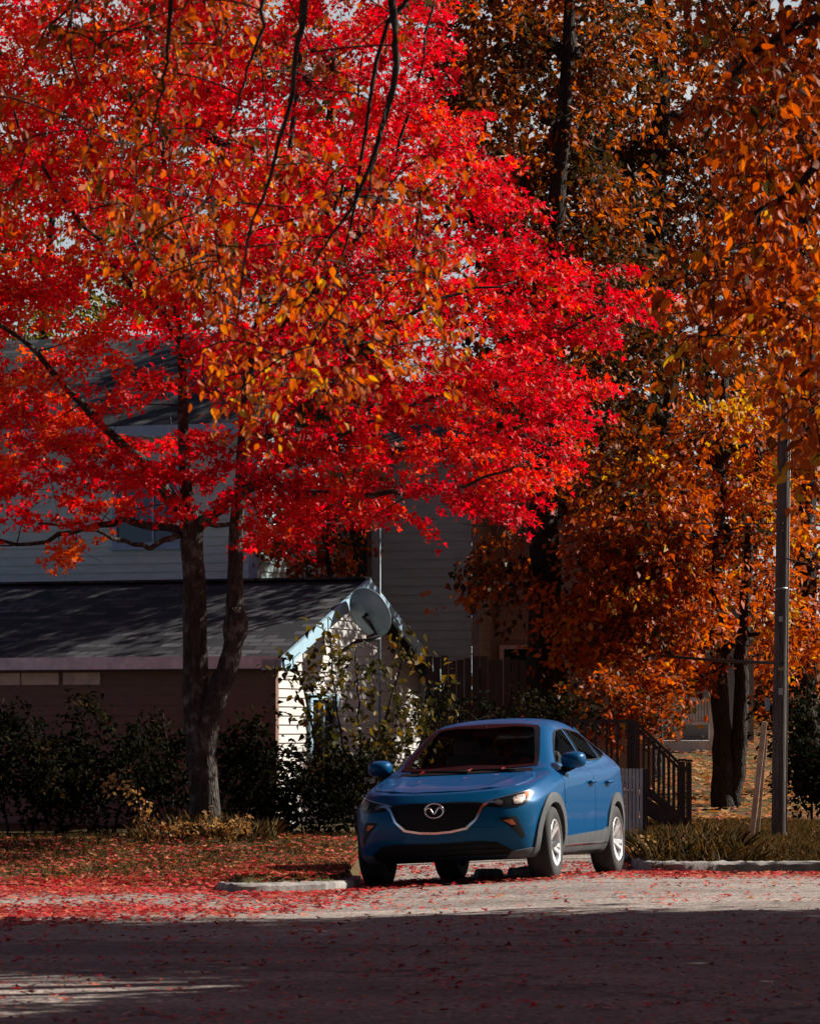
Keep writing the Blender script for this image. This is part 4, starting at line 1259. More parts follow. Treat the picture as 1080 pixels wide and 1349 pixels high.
    for sd in ('left', 'right'):
        sy = 1 if sd == 'left' else -1
        # doors: skins a hair proud of the body, so that their gaps read as lines
        d1 = [(.88, .335), (.90, .60), (.885, .80), (.83, .955), (.62, 1.035), (-.33, 1.062), (-.345, .335)]
        d2 = [(-.355, .335), (-.342, 1.062), (-1.02, 1.085), (-1.16, .98), (-1.10, .82), (-.93, .69), (-.86, .52), (-.845, .335)]
        for dd, w, hx in ((d1, w1, -.20), (d2, w2, -.90)):
            door = skin.panel('door', sd, round_poly(dd, .05), .0035, paint, car, thick=.006)
            b = MB(); z = .885
            l, n = skin.hit(sd, hx, z)
            b.tube(smooth_path([(hx + .10, l.y + sy * .008, z - .004), (hx + .07, l.y + sy * .036, z), (hx - .06, l.y + sy * .036, z + .004), (hx - .10, l.y + sy * .008, z + .004)], 9), [.010, .014, .015, .015, .015, .015, .015, .014, .010], 8)
            b.build('handle', paint, door)
            pane('window', sd, w, .022, door)
        pane('quarter_window', sd, w3, .02)
        # sill cladding with a bright strip
        sl = skin.panel('sill_cladding', sd, round_poly([(.93, .255), (.93, .33), (.86, .385), (-.70, .43), (-.93, .47), (-.93, .255)], .02), .016, clad, car, thick=.02)
        skin.panel('trim_strip', sd, [(.82, .302), (.82, .312), (-.88, .322), (-.88, .310)], .021, chrome, sl, thick=.004)
        # arches
        for ax in (1.285, -1.285):
            ro, ri = .452, .366
            arc = [(-14 + i * 208 / 32) for i in range(33)]
            po = [(ax + ro * math.cos(R(a)), .335 + ro * math.sin(R(a))) for a in arc]
            pi = [(ax + ri * math.cos(R(a)), .335 + ri * math.sin(R(a))) for a in arc][::-1]
            skin.panel('wheel_arch', sd, po + pi, .018, clad, car, thick=.03)
        # mirrors
        mb = MB(); c0 = Vector((.62, sy * .905, 1.085))
        prof = [(-.085, .45), (-.075, .85), (-.03, 1.0), (.03, .92), (.075, .68), (.10, .30), (.105, .05)]
        vs = []; k = 16
        for px_, s_ in prof:
            for i in range(k):
                a = 2 * math.pi * i / k; ca, sa = math.cos(a), math.sin(a)
                ca = math.copysign(abs(ca) ** .7, ca); sa = math.copysign(abs(sa) ** .7, sa)
                vs.append((c0.x + px_ - .02 * ca * sy * 0, c0.y + .115 * s_ * ca, c0.z + .078 * s_ * sa))
        fs = [(i * k + j, i * k + (j + 1) % k, (i + 1) * k + (j + 1) % k, (i + 1) * k + j) for i in range(len(prof) - 1) for j in range(k)]
        fs += [tuple(range(k)), tuple((len(prof) - 1) * k + j for j in range(k))]
        mb.add(vs, fs, True)
        mir = mb.build('wing_mirror', paint, car)
        b = MB(); b.tube([(.60, sy * .80, 1.00), (.61, sy * .86, 1.005), (.62, sy * .92, 1.03)], [.035, .028, .026], 8); b.build('stalk', black, mir)
        b = MB(); b.lathe([(.0, 0), (.062, 0.0), (.066, .004)], 20, Matrix.Translation((.530, sy * .905, 1.085)) @ Matrix.Rotation(R(-90), 4, 'Y') @ Matrix.Diagonal((1, 1.45, 1, 1))); b.build('mirror_glass', chrome, mir)
    # bonnet skin
    bon = [(1.0, -.64), (1.02, -.3), (1.03, 0), (1.02, .3), (1.0, .64), (1.25, .70), (1.50, .69), (1.70, .645), (1.84, .47), (1.915, .25), (1.935, 0), (1.915, -.25), (1.84, -.47), (1.70, -.645), (1.50, -.69), (1.25, -.70)]
    def ridge(x, y):
        t = np.clip((x - 1.0) / .9, 0, 1); yr = .58 - .16 * t
        return .008 * math.exp(-((abs(y) - yr) / .045) ** 2)
    bo = skin.panel('bonnet', 'top', round_poly(bon, .04), .003, paint, car, thick=.006, step=.026, warp=ridge)
    b = MB()
    for sgn in (0, 1):
        b.tube([(.985, .02 + .45 * sgn, 1.018), (.95, -.25 + .45 * sgn, 1.025), (.93, -.52 + .45 * sgn, 1.03)], [.009, .008, .005], 6)
    b.build('wiper', black, car)
    skin.panel('cowl', 'top', [(.92, -.60), (.955, -.3), (.965, 0), (.955, .3), (.92, .60), (.985, .62), (1.0, .3), (1.01, 0), (1.0, -.3), (.985, -.62)], .006, black, car)
    # front: grille in a bright shield frame, lamps, pockets, lower intake
    def shield(wt, zt, wm, zm, wb, zb2, zc2):
        return [(0, zt), (wt * .6, zt + .002), (wt, zt - .008), (wm + (wt - wm) * .55, (zt + zm) / 2 - .01), (wm, zm), (wb, zb2), (wb * .5, zc2 + (zb2 - zc2) * .25), (0, zc2),
                (-wb * .5, zc2 + (zb2 - zc2) * .25), (-wb, zb2), (-wm, zm), (-(wm + (wt - wm) * .55), (zt + zm) / 2 - .01), (-wt, zt - .008), (-wt * .6, zt + .002)]
    g_in = wp(shield(.405, .792, .350, .60, .265, .508, .470), -.012)
    gr = skin.panel('grille', 'front', g_in, .004, black, car, thick=.02)
    for z in (.515, .55, .59, .63, .67, .705):
        hw = float(np.interp(z, [.47, .50, .575, .655, .73], [.05, .25, .33, .365, .39]))
        skin.panel('grille_bar', 'front', [(-hw, z), (hw, z), (hw, z + .007), (-hw, z + .007)], .010, black, gr, thick=.01)
    # the frame: wing ends reach the lamps, thin round the foot
    fo = [(-.60, .778), (-.535, .770), (-.475, .716), (-.425, .595), (-.325, .490), (-.16, .456), (0, .447), (.16, .456), (.325, .490), (.425, .595), (.475, .716), (.535, .770), (.60, .778),
          (.60, .787), (.515, .795), (.462, .74), (.402, .602), (.305, .512), (.155, .480), (0, .471), (-.155, .480), (-.305, .512), (-.402, .602), (-.462, .74), (-.515, .795), (-.60, .787)]
    skin.panel('grille_frame', 'front', [(a * .865, b + .012 * min(1, max(0, (.60 - abs(a)) / .12))) for a, b in wp(fo)], .022, chrome, gr, thick=.02, step=.02)
    # badge: oval ring and spread wings
    l, n = skin.hit('front', 0, wz(.70) + .018)
    bd = MB(); Mb = Matrix.Translation(l + n * .030)
    ring = [Mb @ Vector((0, .083 * math.cos(t), .064 * math.sin(t))) for t in np.linspace(0, 2 * math.pi, 33)]
    bd.tube(ring, .0075, 8, False)
    half = [(0, .083, -.006), (.003, .068, .016), (.004, .050, .026), (.004, .036, .020), (.004, .020, -.004), (.004, 0, -.030)]
    wing = [Vector(q) for q in half] + [Vector((q[0], -q[1], q[2])) for q in half[-2::-1]]
    bd.tube([Mb @ Vector(tuple(q)) for q in smooth_path(wing, 27)], list(.0055 + .0035 * np.abs(np.cos(np.linspace(-math.pi / 2, math.pi / 2, 27)))), 8)
    bd.build('badge', chrome, gr)
    for sg in (1, -1):
        fm = (lambda p: p) if sg > 0 else mirror
        ang = 32 * sg
        # outlines in a view turned towards the corner: u across, v up
        def U(x, y): a = R(ang); return -math.sin(a) * x + math.cos(a) * y
        hl = [(-.755, .772), (-.64, .742), (-.42, .738), (-.32, .775), (-.205, .868), (-.235, .890), (-.40, .870), (-.60, .822)]
        hl = wp(hl); pol = hl if sg > 0 else mirror(hl)
        lamp = skin.panel('headlight', ang, round_poly(pol, .015), .005, gloss, car, thick=.02, step=.025)
        def sub_(nm, pl, off, mt):
            pl = [(a - .095 + (-.06 if a < -.38 else 0), b) for a, b in wp(pl)]; return skin.panel(nm, ang, pl if sg > 0 else mirror(pl), off, mt, lamp, thick=.01, step=.015)
        lensc = plain('lamp_reflector', (0.13, 0.10, 0.09), 0.3, 0.8, bmp=0.4, var=.5, scale=40)
        sub_('reflector', [(-.47, .770), (-.42, .762), (-.40, .79), (-.43, .812), (-.47, .80)], .010, lensc)
        sub_('reflector', [(-.365, .768), (-.29, .768), (-.25, .80), (-.22, .85), (-.30, .842), (-.36, .82)], .010, lensc)
        sub_('side_lens', [(-.225, .815), (-.16, .868), (-.175, .879), (-.235, .862)], .010, amber)
        sub_('bright_edge', [(-.585, .786), (-.50, .809), (-.32, .857), (-.17, .886), (-.17, .880), (-.32, .850), (-.50, .802), (-.585, .780)], .012, chrome)
        # lamp pocket in the bumper
        pk = [(-.615, .575), (-.44, .585), (-.355, .395), (-.39, .385), (-.49, .48)]
        po = skin.panel('lamp_pocket', ang, round_poly(pk if sg > 0 else mirror(pk), .02), .003, black, car, thick=.02, step=.025)
        for nm, pl, mt in (('turn_signal', [(-.57, .552), (-.49, .558), (-.455, .51), (-.50, .51)], amber),):
            skin.panel(nm, ang, pl if sg > 0 else mirror(pl), .010, mt, po, thick=.01, step=.02)
    low = [(-.64, .205), (-.64, .28), (-.52, .362), (-.38, .378), (0, .368), (.38, .378), (.52, .362), (.64, .28), (.64, .205)]
    lo = skin.panel('lower_intake', 'front', low, .006, black, car, thick=.02)
    for z in (.25, .295, .34):
        hw = float(np.interp(z, [.25, .3, .41], [.6, .58, .46]))
        skin.panel('intake_bar', 'front', [(-hw, z), (hw, z), (hw, z + .012), (-hw, z + .012)], .016, black, lo, thick=.01)
    for sg in (1, -1):
        lp = [(-.72, .215), (-.70, .275), (-.45, .305), (-.2, .325), (.05, .35), (.05, .235), (-.3, .225)]
        skin.panel('bumper_lip', 38 * sg, lp if sg > 0 else mirror(lp), .012, clad, car, thick=.02)
        tl = [(-.52, .98), (-.30, 1.0), (.06, 1.01), (.08, .97), (.02, .92), (-.35, .90)]
        skin.panel('tail_light', 180 - 25 * sg, mirror(tl) if sg > 0 else tl, .006, redl, car, thick=.02)
    b = MB(); b.box((-1.56, 0, 1.405), (.24, .92, .028), Matrix.Rotation(R(-14), 3, 'Y')); b.build('roof_spoiler', paint, car, bevel=.012)
    # underside, cabin
    b = MB(); b.box((0, 0, .27), (3.4, 1.10, .14)); b.build('underbody', black, car, bevel=.02)
    b = MB(); b.box((.66, 0, .86), (.36, 1.34, .24)); b.box((.50, .36, .97), (.16, .40, .08)); b.build('dashboard', seatm, car, bevel=.05)
    st = MB(); st.tube([(.34 + .04 * math.sin(t), .36 + .185 * math.cos(t), .985 + .18 * math.sin(t)) for t in np.linspace(0, 2 * math.pi, 29)], .015, 7, False)
    st.beam((.36, .19, .99), (.36, .53, .99), .03, .05); st.beam((.60, .36, .93), (.36, .36, .99), .07, .07); st.build('steering_wheel', black, car)
    for y in (.36, -.36):
        s_ = MB(); s_.box((-.10, y, .60), (.50, .48, .20)); s_.box((-.38, y, .90), (.16, .46, .62), Matrix.Rotation(R(-14), 3, 'Y'), .82)
        so = s_.build('front_seat', seatm, car, bevel=.06)
        s_ = MB(); s_.box((-.48, y, 1.265), (.09, .25, .17), Matrix.Rotation(R(-8), 3, 'Y')); s_.build('headrest', seatm, so, bevel=.045)
    s_ = MB(); s_.box((-1.0, 0, .62), (.45, 1.2, .2)); s_.box((-1.28, 0, .92), (.16, 1.15, .55), Matrix.Rotation(R(-18), 3, 'Y')); rs = s_.build('rear_seat', seatm, car, bevel=.06)
    for y in (.4, 0, -.4):
        s_ = MB(); s_.box((-1.36, y, 1.22), (.09, .24, .13)); s_.build('headrest', seatm, rs, bevel=.04)
    b = MB(); b.box((.20, 0, 1.372), (.035, .23, .065)); b.beam((.20, 0, 1.40), (.17, 0, 1.45), .02, .02); b.build('inside_mirror', black, car, bevel=.01)
    r_ = np.random.default_rng(3)
    for ax_, sp in (('top', [(-.30, .22), (-.38, -.10), (-.15, -.34), (-.62, .3), (.955, .33), (.96, -.42), (1.22, .35), (1.5, -.28), (.97, .05), (1.38, .1)]),):
        for u_, v_ in sp:
            l_, n_ = skin.hit(ax_, u_, v_)
            if l_ is not None: CAR_LEAVES.append((l_ + n_ * .022, n_))
    # wheels
    def wheel(ax, sy, steer=0.0):
        w = MB()
        M = Matrix.Translation((ax, sy * .765, .332)) @ Matrix.Rotation(R(steer), 4, 'Z') @ Matrix.Rotation(R(-90 * sy), 4, 'X')
        w.lathe([(.205, -.105), (.235, -.112), (.285, -.112), (.318, -.100), (.331, -.075), (.333, -.03), (.333, .03), (.331, .075), (.318, .100), (.285, .112), (.240, .112), (.212, .100)], 56, M)
        for q in (-.052, -.018, .018, .052):
            w.lathe([(.3335, q - .004), (.3345, q)], 56, M)
        wo = w.build('wheel', rubber, car)
        r = MB()
        r.lathe([(.214, .098), (.214, .106), (.206, .108), (.196, .098), (.190, .02), (.188, -.09)], 48, M)
        r.lathe([(.0, .052), (.03, .056), (.045, .052), (.056, .040), (.058, .01)], 24, M)
        for i in range(5):
            a0 = 2 * math.pi * i / 5 + .31
            for dl in (-.165, .165):
                a1 = a0 + dl; ai = a0 + dl * .55
                p0 = Vector((.040 * math.cos(ai), .040 * math.sin(ai), .046)); p1 = Vector((.120 * math.cos(a1 * .5 + (a0 + dl * .8) * .5), .120 * math.sin(a1 * .5 + (a0 + dl * .8) * .5), .066)); p2 = Vector((.203 * math.cos(a1), .203 * math.sin(a1), .092))
                r.beam(M @ p0, M @ p1,   .034, .026, up=M.to_3x3() @ Vector((0, 0, 1))); r.beam(M @ p1, M @ p2, .038, .024, up=M.to_3x3() @ Vector((0, 0, 1)))
        r.build('rim', alloy, wo, bevel=.003)
        d = MB(); d.lathe([(.0, -.02), (.14, -.02), (.14, -.035), (.0, -.035)], 32, M); d.build('brake_disc', plain('brake_steel', (.12, .11, .10), .5, .8), wo)
        d = MB(); d.lathe([(.0, -.06), (.195, -.06)], 32, M); d.build('wheel_barrel', black, wo)
    for ax in (1.285, -1.285):
        for sy in (1, -1): wheel(ax, sy, 2.0 if ax > 0 else 0)
    # a few fallen leaves lie on the roof and bonnet, each a thing of its own
    bpy.context.view_layer.update()
    return car
# ------------------------------------------------------------------ trees and shrubs
def finish_tree(name, label, cat, base, limbs, bark, leaves, leaf_kind, leaf_mat, rng, group=None, crown_name='crown', trunk_name='trunk'):
    t = empty(name, base)
    tag(t, label, cat, group)
    me = limbs.mesh(trunk_name); me.transform(Matrix.Translation(-Vector(base))); link(trunk_name, me, bark, t)
    if leaves is not None:
        pos, nr, dv, sz, ti = leaves
        me = leaf_mesh(crown_name, leaf_kind, pos - np.array(tuple(base)), nr, dv, sz, ti, rng)
        link(crown_name, me, leaf_mat, t)
    return t

def cat_leaves(L):
    return tuple(np.concatenate([l[i] for l in L]) for i in range(5))

def red_maple(M):
    rng = np.random.default_rng(21)
    Y = 42.0
    lim = Limbs(rng)
    pt = lambda px, py, dy=0.0: tuple(P(px, py, Y + dy))
    # two trunks from one foot
    lim.limb([pt(271, 1108), pt(270, 1060), pt(264, 990), pt(258, 930, .05), pt(257, 860, .05), pt(256, 780), pt(253, 715, -.05), pt(250, 672, -.1)], .185, .118, 26, 16, .004, flare=.28, rough=.035)
    lim.limb([pt(266, 1000), pt(274, 955), pt(290, 905, -.05), pt(304, 862, -.1), pt(311, 830, -.1), pt(309, 790, -.1), pt(311, 720, -.1), pt(317, 640, -.1), pt(321, 570), pt(330, 480, .1), pt(350, 380, .3), pt(372, 260, .4), pt(392, 120, .5), pt(400, -40, .5)], .155, .022, 44, 14, .008, rough=.04)
    # swelling on the right trunk
    lim.tube(smooth_path([pt(305, 850, -.1), pt(311, 826, -.1), pt(310, 800, -.1)], 7), [.09, .125, .14, .146, .14, .12, .09], 12, False, .03)
    J = [
        ([(250, 690), (225, 655, -.3), (190, 610, -.8), (140, 565, -1.2), (80, 500, -1.6), (20, 440, -2.0), (-60, 380, -2.2)], .085, .016),
        ([(250, 680), (243, 620, .2), (239, 540, .3), (238, 440, .3), (228, 320, .2), (215, 190, .1), (190, 40, 0), (175, -90, 0)], .085, .014),
        ([(247, 700), (200, 690, .4), (150, 688, .7), (90, 700, 1.0), (30, 715, 1.3), (-60, 700, 1.6)], .062, .014),
        ([(253, 710), (285, 672, -.3), (330, 640, -.8), (385, 600, -1.3), (450, 570, -1.7), (520, 545, -2.0)], .070, .014),
        ([(316, 650), (345, 625, .3), (400, 600, .6), (460, 572, .9), (540, 540, 1.0), (610, 505, 1.0), (690, 462, .9), (770, 420, .8), (835, 392, .8)], .075, .011),
        ([(317, 640), (370, 640, -.6), (440, 652, -1.1), (520, 650, -1.5), (600, 640, -1.7), (690, 610, -1.8)], .055, .011),
        ([(323, 560), (380, 500, .6), (450, 430, 1.1), (530, 350, 1.4), (600, 270, 1.5), (650, 215, 1.5)], .060, .011),
        ([(332, 470), (400, 400, -.6), (470, 310, -1.1), (520, 210, -1.3), (555, 90, -1.3), (575, -20, -1.3)], .050, .010),
        ([(238, 450), (190, 390, -.6), (130, 320, -1.1), (70, 240, -1.4), (20, 150, -1.6), (-30, 60, -1.7)], .045, .010),
        ([(235, 400), (180, 330, .7), (130, 230, 1.2), (90, 120, 1.4), (60, 0, 1.5)], .042, .010),
        ([(320, 600), (370, 560, -1.1), (440, 500, -1.8), (510, 430, -2.2), (590, 390, -2.4), (680, 370, -2.4)], .050, .010),
        ([(322, 580), (400, 570, 1.4), (500, 590, 2.0), (590, 585, 2.2), (680, 570, 2.2), (740, 600, 2.1)], .045, .010),
        ([(251, 690), (300, 690, 1.0), (370, 690, 1.8), (450, 690, 2.2)], .04, .010),
        ([(345, 420), (420, 330, .9), (460, 200, 1.2), (480, 60, 1.3)], .04, .010),
        ([(245, 700), (190, 720, -.8), (120, 700, -1.4), (50, 690, -1.8)], .04, .010),
    ]
    for pts, r0, r1 in J:
        lim.limb([pt(*p) for p in pts], r0, r1, 18, 8, .02)
    poly = [(-160, -170), (560, -170), (592, -40), (597, 60), (572, 125), (600, 175), (652, 205), (690, 250), (672, 300), (700, 330), (745, 352), (800, 352), (868, 378), (842, 428), (800, 460), (792, 520), (768, 560), (742, 612),
            (700, 660), (668, 692), (600, 672), (560, 660), (535, 705), (470, 690), (420, 715), (360, 735), (318, 705), (290, 668), (200, 690), (150, 712), (60, 738), (-20, 720), (-160, 760)]
    def dens(x, y):
        w = np.ones(len(x))
        for hx, hy, rx, ry, k in ((108, 515, 42, 36, .97), (212, 545, 52, 40, .92), (75, 70, 26, 40, .97), (100, 165, 26, 20, .8), (290, 640, 55, 36, .9), (640, 315, 34, 26, .85), (830, 470, 30, 26, .8), (60, 470, 60, 60, .45), (690, 480, 22, 22, .7), (130, 690, 50, 22, .55), (610, 615, 26, 18, .6), (340, 170, 30, 26, .5), (560, 300, 24, 20, .4), (715, 330, 26, 22, .85), (795, 415, 18, 14, .6)):
            w *= 1 - k * np.exp(-(((x - hx) / rx) ** 2 + ((y - hy) / ry) ** 2) * 1.1)
        # twig ends thin out along the lower left rim
        w *= np.where((x < 330) & (y > 640), .55, 1)
        return w
    q = poly_sample(rng, poly, 960, 13, dens)
    half = 2.7 * np.sqrt(np.clip(1 - ((q[:, 0] - 300) / 600) ** 2, .03, 1)) * np.where(q[:, 1] > 600, .85, 1)
    dy = rng.uniform(-1, 1, len(q)); dy = np.sign(dy) * np.abs(dy) ** .7 * half
    C = Pn(q[:, 0], q[:, 1], Y + dy)
    O = lim.attach(C, .007, .006, .10, .035)
    ctr = np.array(tuple(P(290, 600, Y)))
    out = C - ctr; out[:, 2] *= .35
    O2 = unit(unit(out) * .8 + O * .6 + rng.normal(0, .2, O.shape)); O2[:, 2] *= .5
    rad = rng.uniform(.26, .52, len(C))
    lim.twigs(C, O2, rad, 3, .0035)
    L = spray_leaves(rng, C, O2, rad, 108, .082, flat=.15, droop=.20, wide=.75, upn=.62, jit=.62, hang=.25, spread=.19)
    # redder low down, more orange up at the left where the tree is thinnest
    L = list(L); px = L[0][:, 0] / L[0][:, 1] * F + 540
    L[4] = np.clip(L[4] - .08 + .24 * np.clip((400 - px) / 330, 0, 1), 0.01, .99)
    base = P(271, 1108, Y); base.z = GZ(base.x, base.y)
    finish_tree('red_maple', 'red maple with two dark trunks and a blazing red crown before the low house', 'tree', base, lim, M['bark_maple'], tuple(L), 'maple', M['red'], rng)

def gen_tree(M, name, label, px, Y, blobs, leafm, seed, trunk_pts, r0, r1, bark='bark_dark', leaf=.125, per=64, kind='simple', rad=(.45, .8), nscale=1.0, spread=.20, extra=(), shift=0.0, group=None, clear=34):
    rng = np.random.default_rng(seed)
    lim = Limbs(rng)
    base = Vector((PX(px, Y), Y, 0)); base.z = GZ(base.x, base.y)
    pts = [tuple(base - Vector((0, 0, .25)))] + [tuple(P(a, b, Y + (c[0] if c else 0))) for a, b, *c in trunk_pts]
    tr = lim.limb(pts, r0, r1, 28, 12, .012, flare=.35, rough=.05)
    for e in extra:
        lim.limb([tuple(P(a, b, Y + (c[0] if c else 0))) for a, b, *c in e[0]], e[1], e[2], 18, 8, .02)
    bl = [(b[0], b[1], b[2], b[3], Y + b[4], b[5], b[6]) for b in blobs]
    C = blob_sample(rng, bl, nscale)
    cx = C[:, 0] / C[:, 1] * F + 540                                  # the trunk shows between the boughs
    for path in [tr] + [smooth_path([tuple(P(a, b, Y)) for a, b, *c in e[0]], 20) for e in extra]:
        tx = np.interp(C[:, 2], path[:, 2], path[:, 0] / path[:, 1] * F + 540); ty = np.interp(C[:, 2], path[:, 2], path[:, 1])
        C_ok = (np.abs(cx - tx) > clear) | (C[:, 1] > ty) | (rng.uniform(0, 1, len(C)) < .2)
        C = C[C_ok]; cx = cx[C_ok]
    # a main bough towards each crown mass
    for b in bl:
        c = np.array(tuple(P(b[0], b[1], b[4])))
        low = tr[tr[:, 2] < c[2] - .25 * np.hypot(c[0] - tr[:, 0], c[1] - tr[:, 1])]
        a = low[-1] if len(low) > 3 else tr[len(tr) // 2]
        mid = (a + c) / 2 + np.array([0, 0, .12 * np.linalg.norm(c - a)])
        lim.limb([a, mid, c], min(r1 * 2.2, r0 * .45), .02, 10, 7, .04)
    O = lim.attach(C, .010, .008, .10, .06)
    ctr = C.mean(0); out = C - np.array([base.x, base.y, 0]); out[:, 2] = .25 * (C[:, 2] - ctr[2])
    O2 = unit(unit(out) + O * .5 + rng.normal(0, .3, O.shape)); O2[:, 2] = O2[:, 2] * .5 - .12
    r = rng.uniform(rad[0], rad[1], len(C))
    lim.twigs(C, O2, r, 2, .006)
    L = list(spray_leaves(rng, C, O2, r, per, leaf, flat=.28, droop=.32, wide=.7, upn=.5, jit=.65, hang=.5, spread=spread))
    L[4] = np.clip(L[4] + shift, .01, .99)
    finish_tree(name, label, 'tree', base, lim, M[bark], tuple(L), kind, M[leafm], rng, group)

def near_boughs(M):
    """two trees standing just outside the frame on either side of the camera, their boughs hanging into view"""
    rng = np.random.default_rng(77)
    # left one: the trunk stands left of the frame, boughs arch over and hang down
    lim = Limbs(rng); bx, by = -4.6, 13.0; g = GZ(bx, by)
    lim.limb([(bx, by, g - .2), (bx + .05, by, 1.6), (bx + .15, by + .1, 3.4), (bx + .3, by + .3, 5.5), (bx + .5, by + .4, 8.0), (bx + .6, by + .5, 11)], .24, .05, 26, 14, .01, flare=.3)
    T = lambda px, py, Y: tuple(P(px, py, Y))
    A = lambda z, dx=.2: (bx + dx, by + .25, z)
    boughs = [
        ([A(4.6), (-3.2, 13.9, 5.9), (-1.6, 14.6, 6.1), T(500, -190, 15), T(515, -10, 15), T(521, 70, 15), T(511, 135, 15.05), T(494, 200, 15.1), T(468, 262, 15.1), T(436, 312, 15.1), T(412, 350, 15.1)], .055, .007),
        ([T(514, 120, 15.05), T(497, 190, 15.0), T(480, 270, 14.9), T(464, 330, 14.9), T(458, 410, 14.9)], .012, .004),
        ([A(4.0), (-3.5, 13.6, 4.9), (-2.4, 14, 5.3), T(300, -140, 14.6), T(228, -10, 14.6), T(222, 60, 14.6), T(212, 130, 14.6), T(198, 190, 14.7)], .045, .005),
        ([A(4.2), (-3.0, 14.5, 5.3), (-1.9, 16, 5.7), T(330, -110, 16), T(345, 20, 16), T(320, 110, 16), T(300, 190, 16.1)], .045, .005),
        ([A(5.0), (-2.8, 13.2, 6.3), (-1.2, 13.6, 6.4), T(560, -260, 13.8), T(420, -60, 13.7), T(395, 60, 13.7), T(372, 180, 13.7), T(330, 300, 13.8), T(310, 430, 13.8)], .050, .006),
        ([A(3.6), (-3.4, 15, 4.6), (-2.2, 16.5, 5.0), T(80, -80, 17), T(95, 60, 17), T(120, 170, 17)], .04, .005),
        ([A(5.2), (-3.4, 14.5, 6.6), (-2.0, 16, 6.7), T(560, -180, 17), T(500, 60, 17), T(470, 250, 17.2), T(440, 380, 17.2), T(400, 500, 17.2)], .045, .005),
        ([A(3.8, .1), (-3.8, 14.4, 4.8), (-2.9, 15.8, 4.9), T(100, -50, 17.8), T(60, 40, 17.8), T(10, 120, 17.8)], .04, .005),
    ]
    for p, a, b in boughs: lim.limb(p, a * .55, b * .5, 30, 7, .006, rough=.02)
    def group(poly, n, Y0, Y1):
        q = poly_sample(rng, poly, n, 14)
        return Pn(q[:, 0], q[:, 1], rng.uniform(Y0, Y1, len(q)))
    Cs = [group([(250, 330), (420, 330), (560, 400), (600, 500), (470, 520), (400, 580), (330, 560), (250, 500)], 50, 15.4, 17.2),
          group([(90, 150), (330, 160), (340, 300), (240, 380), (110, 330)], 32, 15.2, 17.5),
          group([(30, -40), (560, -40), (540, 60), (430, 130), (330, 90), (210, 120), (60, 50)], 30, 15, 18),
          group([(360, 120), (480, 200), (520, 300), (400, 340), (320, 300)], 14, 15.5, 17.5),
          group([(560, 180), (620, 330), (600, 470), (520, 330)], 12, 15, 17),
          group([(-40, 80), (60, 100), (40, 330), (-60, 330)], 8, 16, 18)]
    C = np.vstack(Cs)
    # the part of the crown outside the frame, overhead and to the left
    u = unit(rng.normal(0, 1, (110, 3))) * (rng.uniform(.2, 1, 110) ** .4)[:, None]
    C2 = np.array([bx + .5, by + .3, 8.2]) + u * np.array([3.0, 2.6, 2.8])
    u = unit(rng.normal(0, 1, (1100, 3))) * (rng.uniform(.2, 1, 1100) ** .4)[:, None]
    C2 = np.vstack([C2, np.array([-1.0, 17.0, 10.6]) + u * np.array([6.5, 9.5, 2.6])])      # unseen canopy added over the street to block sky light
    sd = np.array([math.cos(R(SUN_EL)) * math.cos(R(SUN_AZ)), math.cos(R(SUN_EL)) * math.sin(R(SUN_AZ)), math.sin(R(SUN_EL))])
    LIT = np.vstack([Cs[0], Cs[1][::2], Cs[3], Cs[4]])[::2]; near = np.full(len(C2), 9.0)
    for a in LIT:
        v = C2 - a; near = np.minimum(near, np.linalg.norm(v - (v @ sd)[:, None] * sd, axis=1))
    C2 = C2[near > .95]  # unseen sprays in the sun's path removed to light the hanging boughs
    C2 = C2[(C2[:, 2] > CAMZ + (HZ + 60) * C2[:, 1] / F) | (C2[:, 0] < (-620) * C2[:, 1] / F)]
    Call = np.vstack([C, C2])
    O = lim.attach(Call, .003, .004, .08, .012)
    O2 = O * .7 + rng.normal(0, .35, O.shape); O2[:, 2] -= .35; O2 = unit(O2)
    r1 = rng.uniform(.13, .26, len(C)); r2 = rng.uniform(.45, .8, len(C2))
    lim.twigs(C, O2[:len(C)], r1, 2, .0022)
    La = list(spray_leaves(rng, C, O2[:len(C)], r1, 20, .046, flat=.4, droop=.25, wide=.8, upn=.35, jit=.6, hang=.95, spread=.14))
    w = La[0][:, 2]
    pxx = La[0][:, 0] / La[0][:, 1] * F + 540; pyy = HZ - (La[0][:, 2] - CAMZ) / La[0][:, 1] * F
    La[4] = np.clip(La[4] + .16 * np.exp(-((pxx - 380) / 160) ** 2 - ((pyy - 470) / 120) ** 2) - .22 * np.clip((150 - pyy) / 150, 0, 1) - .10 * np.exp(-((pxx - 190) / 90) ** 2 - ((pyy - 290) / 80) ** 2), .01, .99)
    Lb = spray_leaves(rng, C2, O2[len(C):], r2, 50, .19, flat=.35, droop=.3, upn=.5, hang=.7)
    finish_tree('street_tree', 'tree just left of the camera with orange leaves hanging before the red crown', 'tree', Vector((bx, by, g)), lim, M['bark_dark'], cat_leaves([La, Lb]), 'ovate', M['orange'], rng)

    # right one: beyond the right edge, boughs with big golden leaves reach in; its crown shades the street
    rng = np.random.default_rng(78)
    lim = Limbs(rng); bx, by = 7.6, 22.0; g = GZ(bx, by)
    lim.limb([(bx, by, g - .2), (bx, by, 1.8), (bx - .1, by + .1, 4), (bx - .1, by, 7), (bx, by, 11)], .30, .06, 24, 14, .01, flare=.3)
    A = lambda z: (bx - .1, by, z)
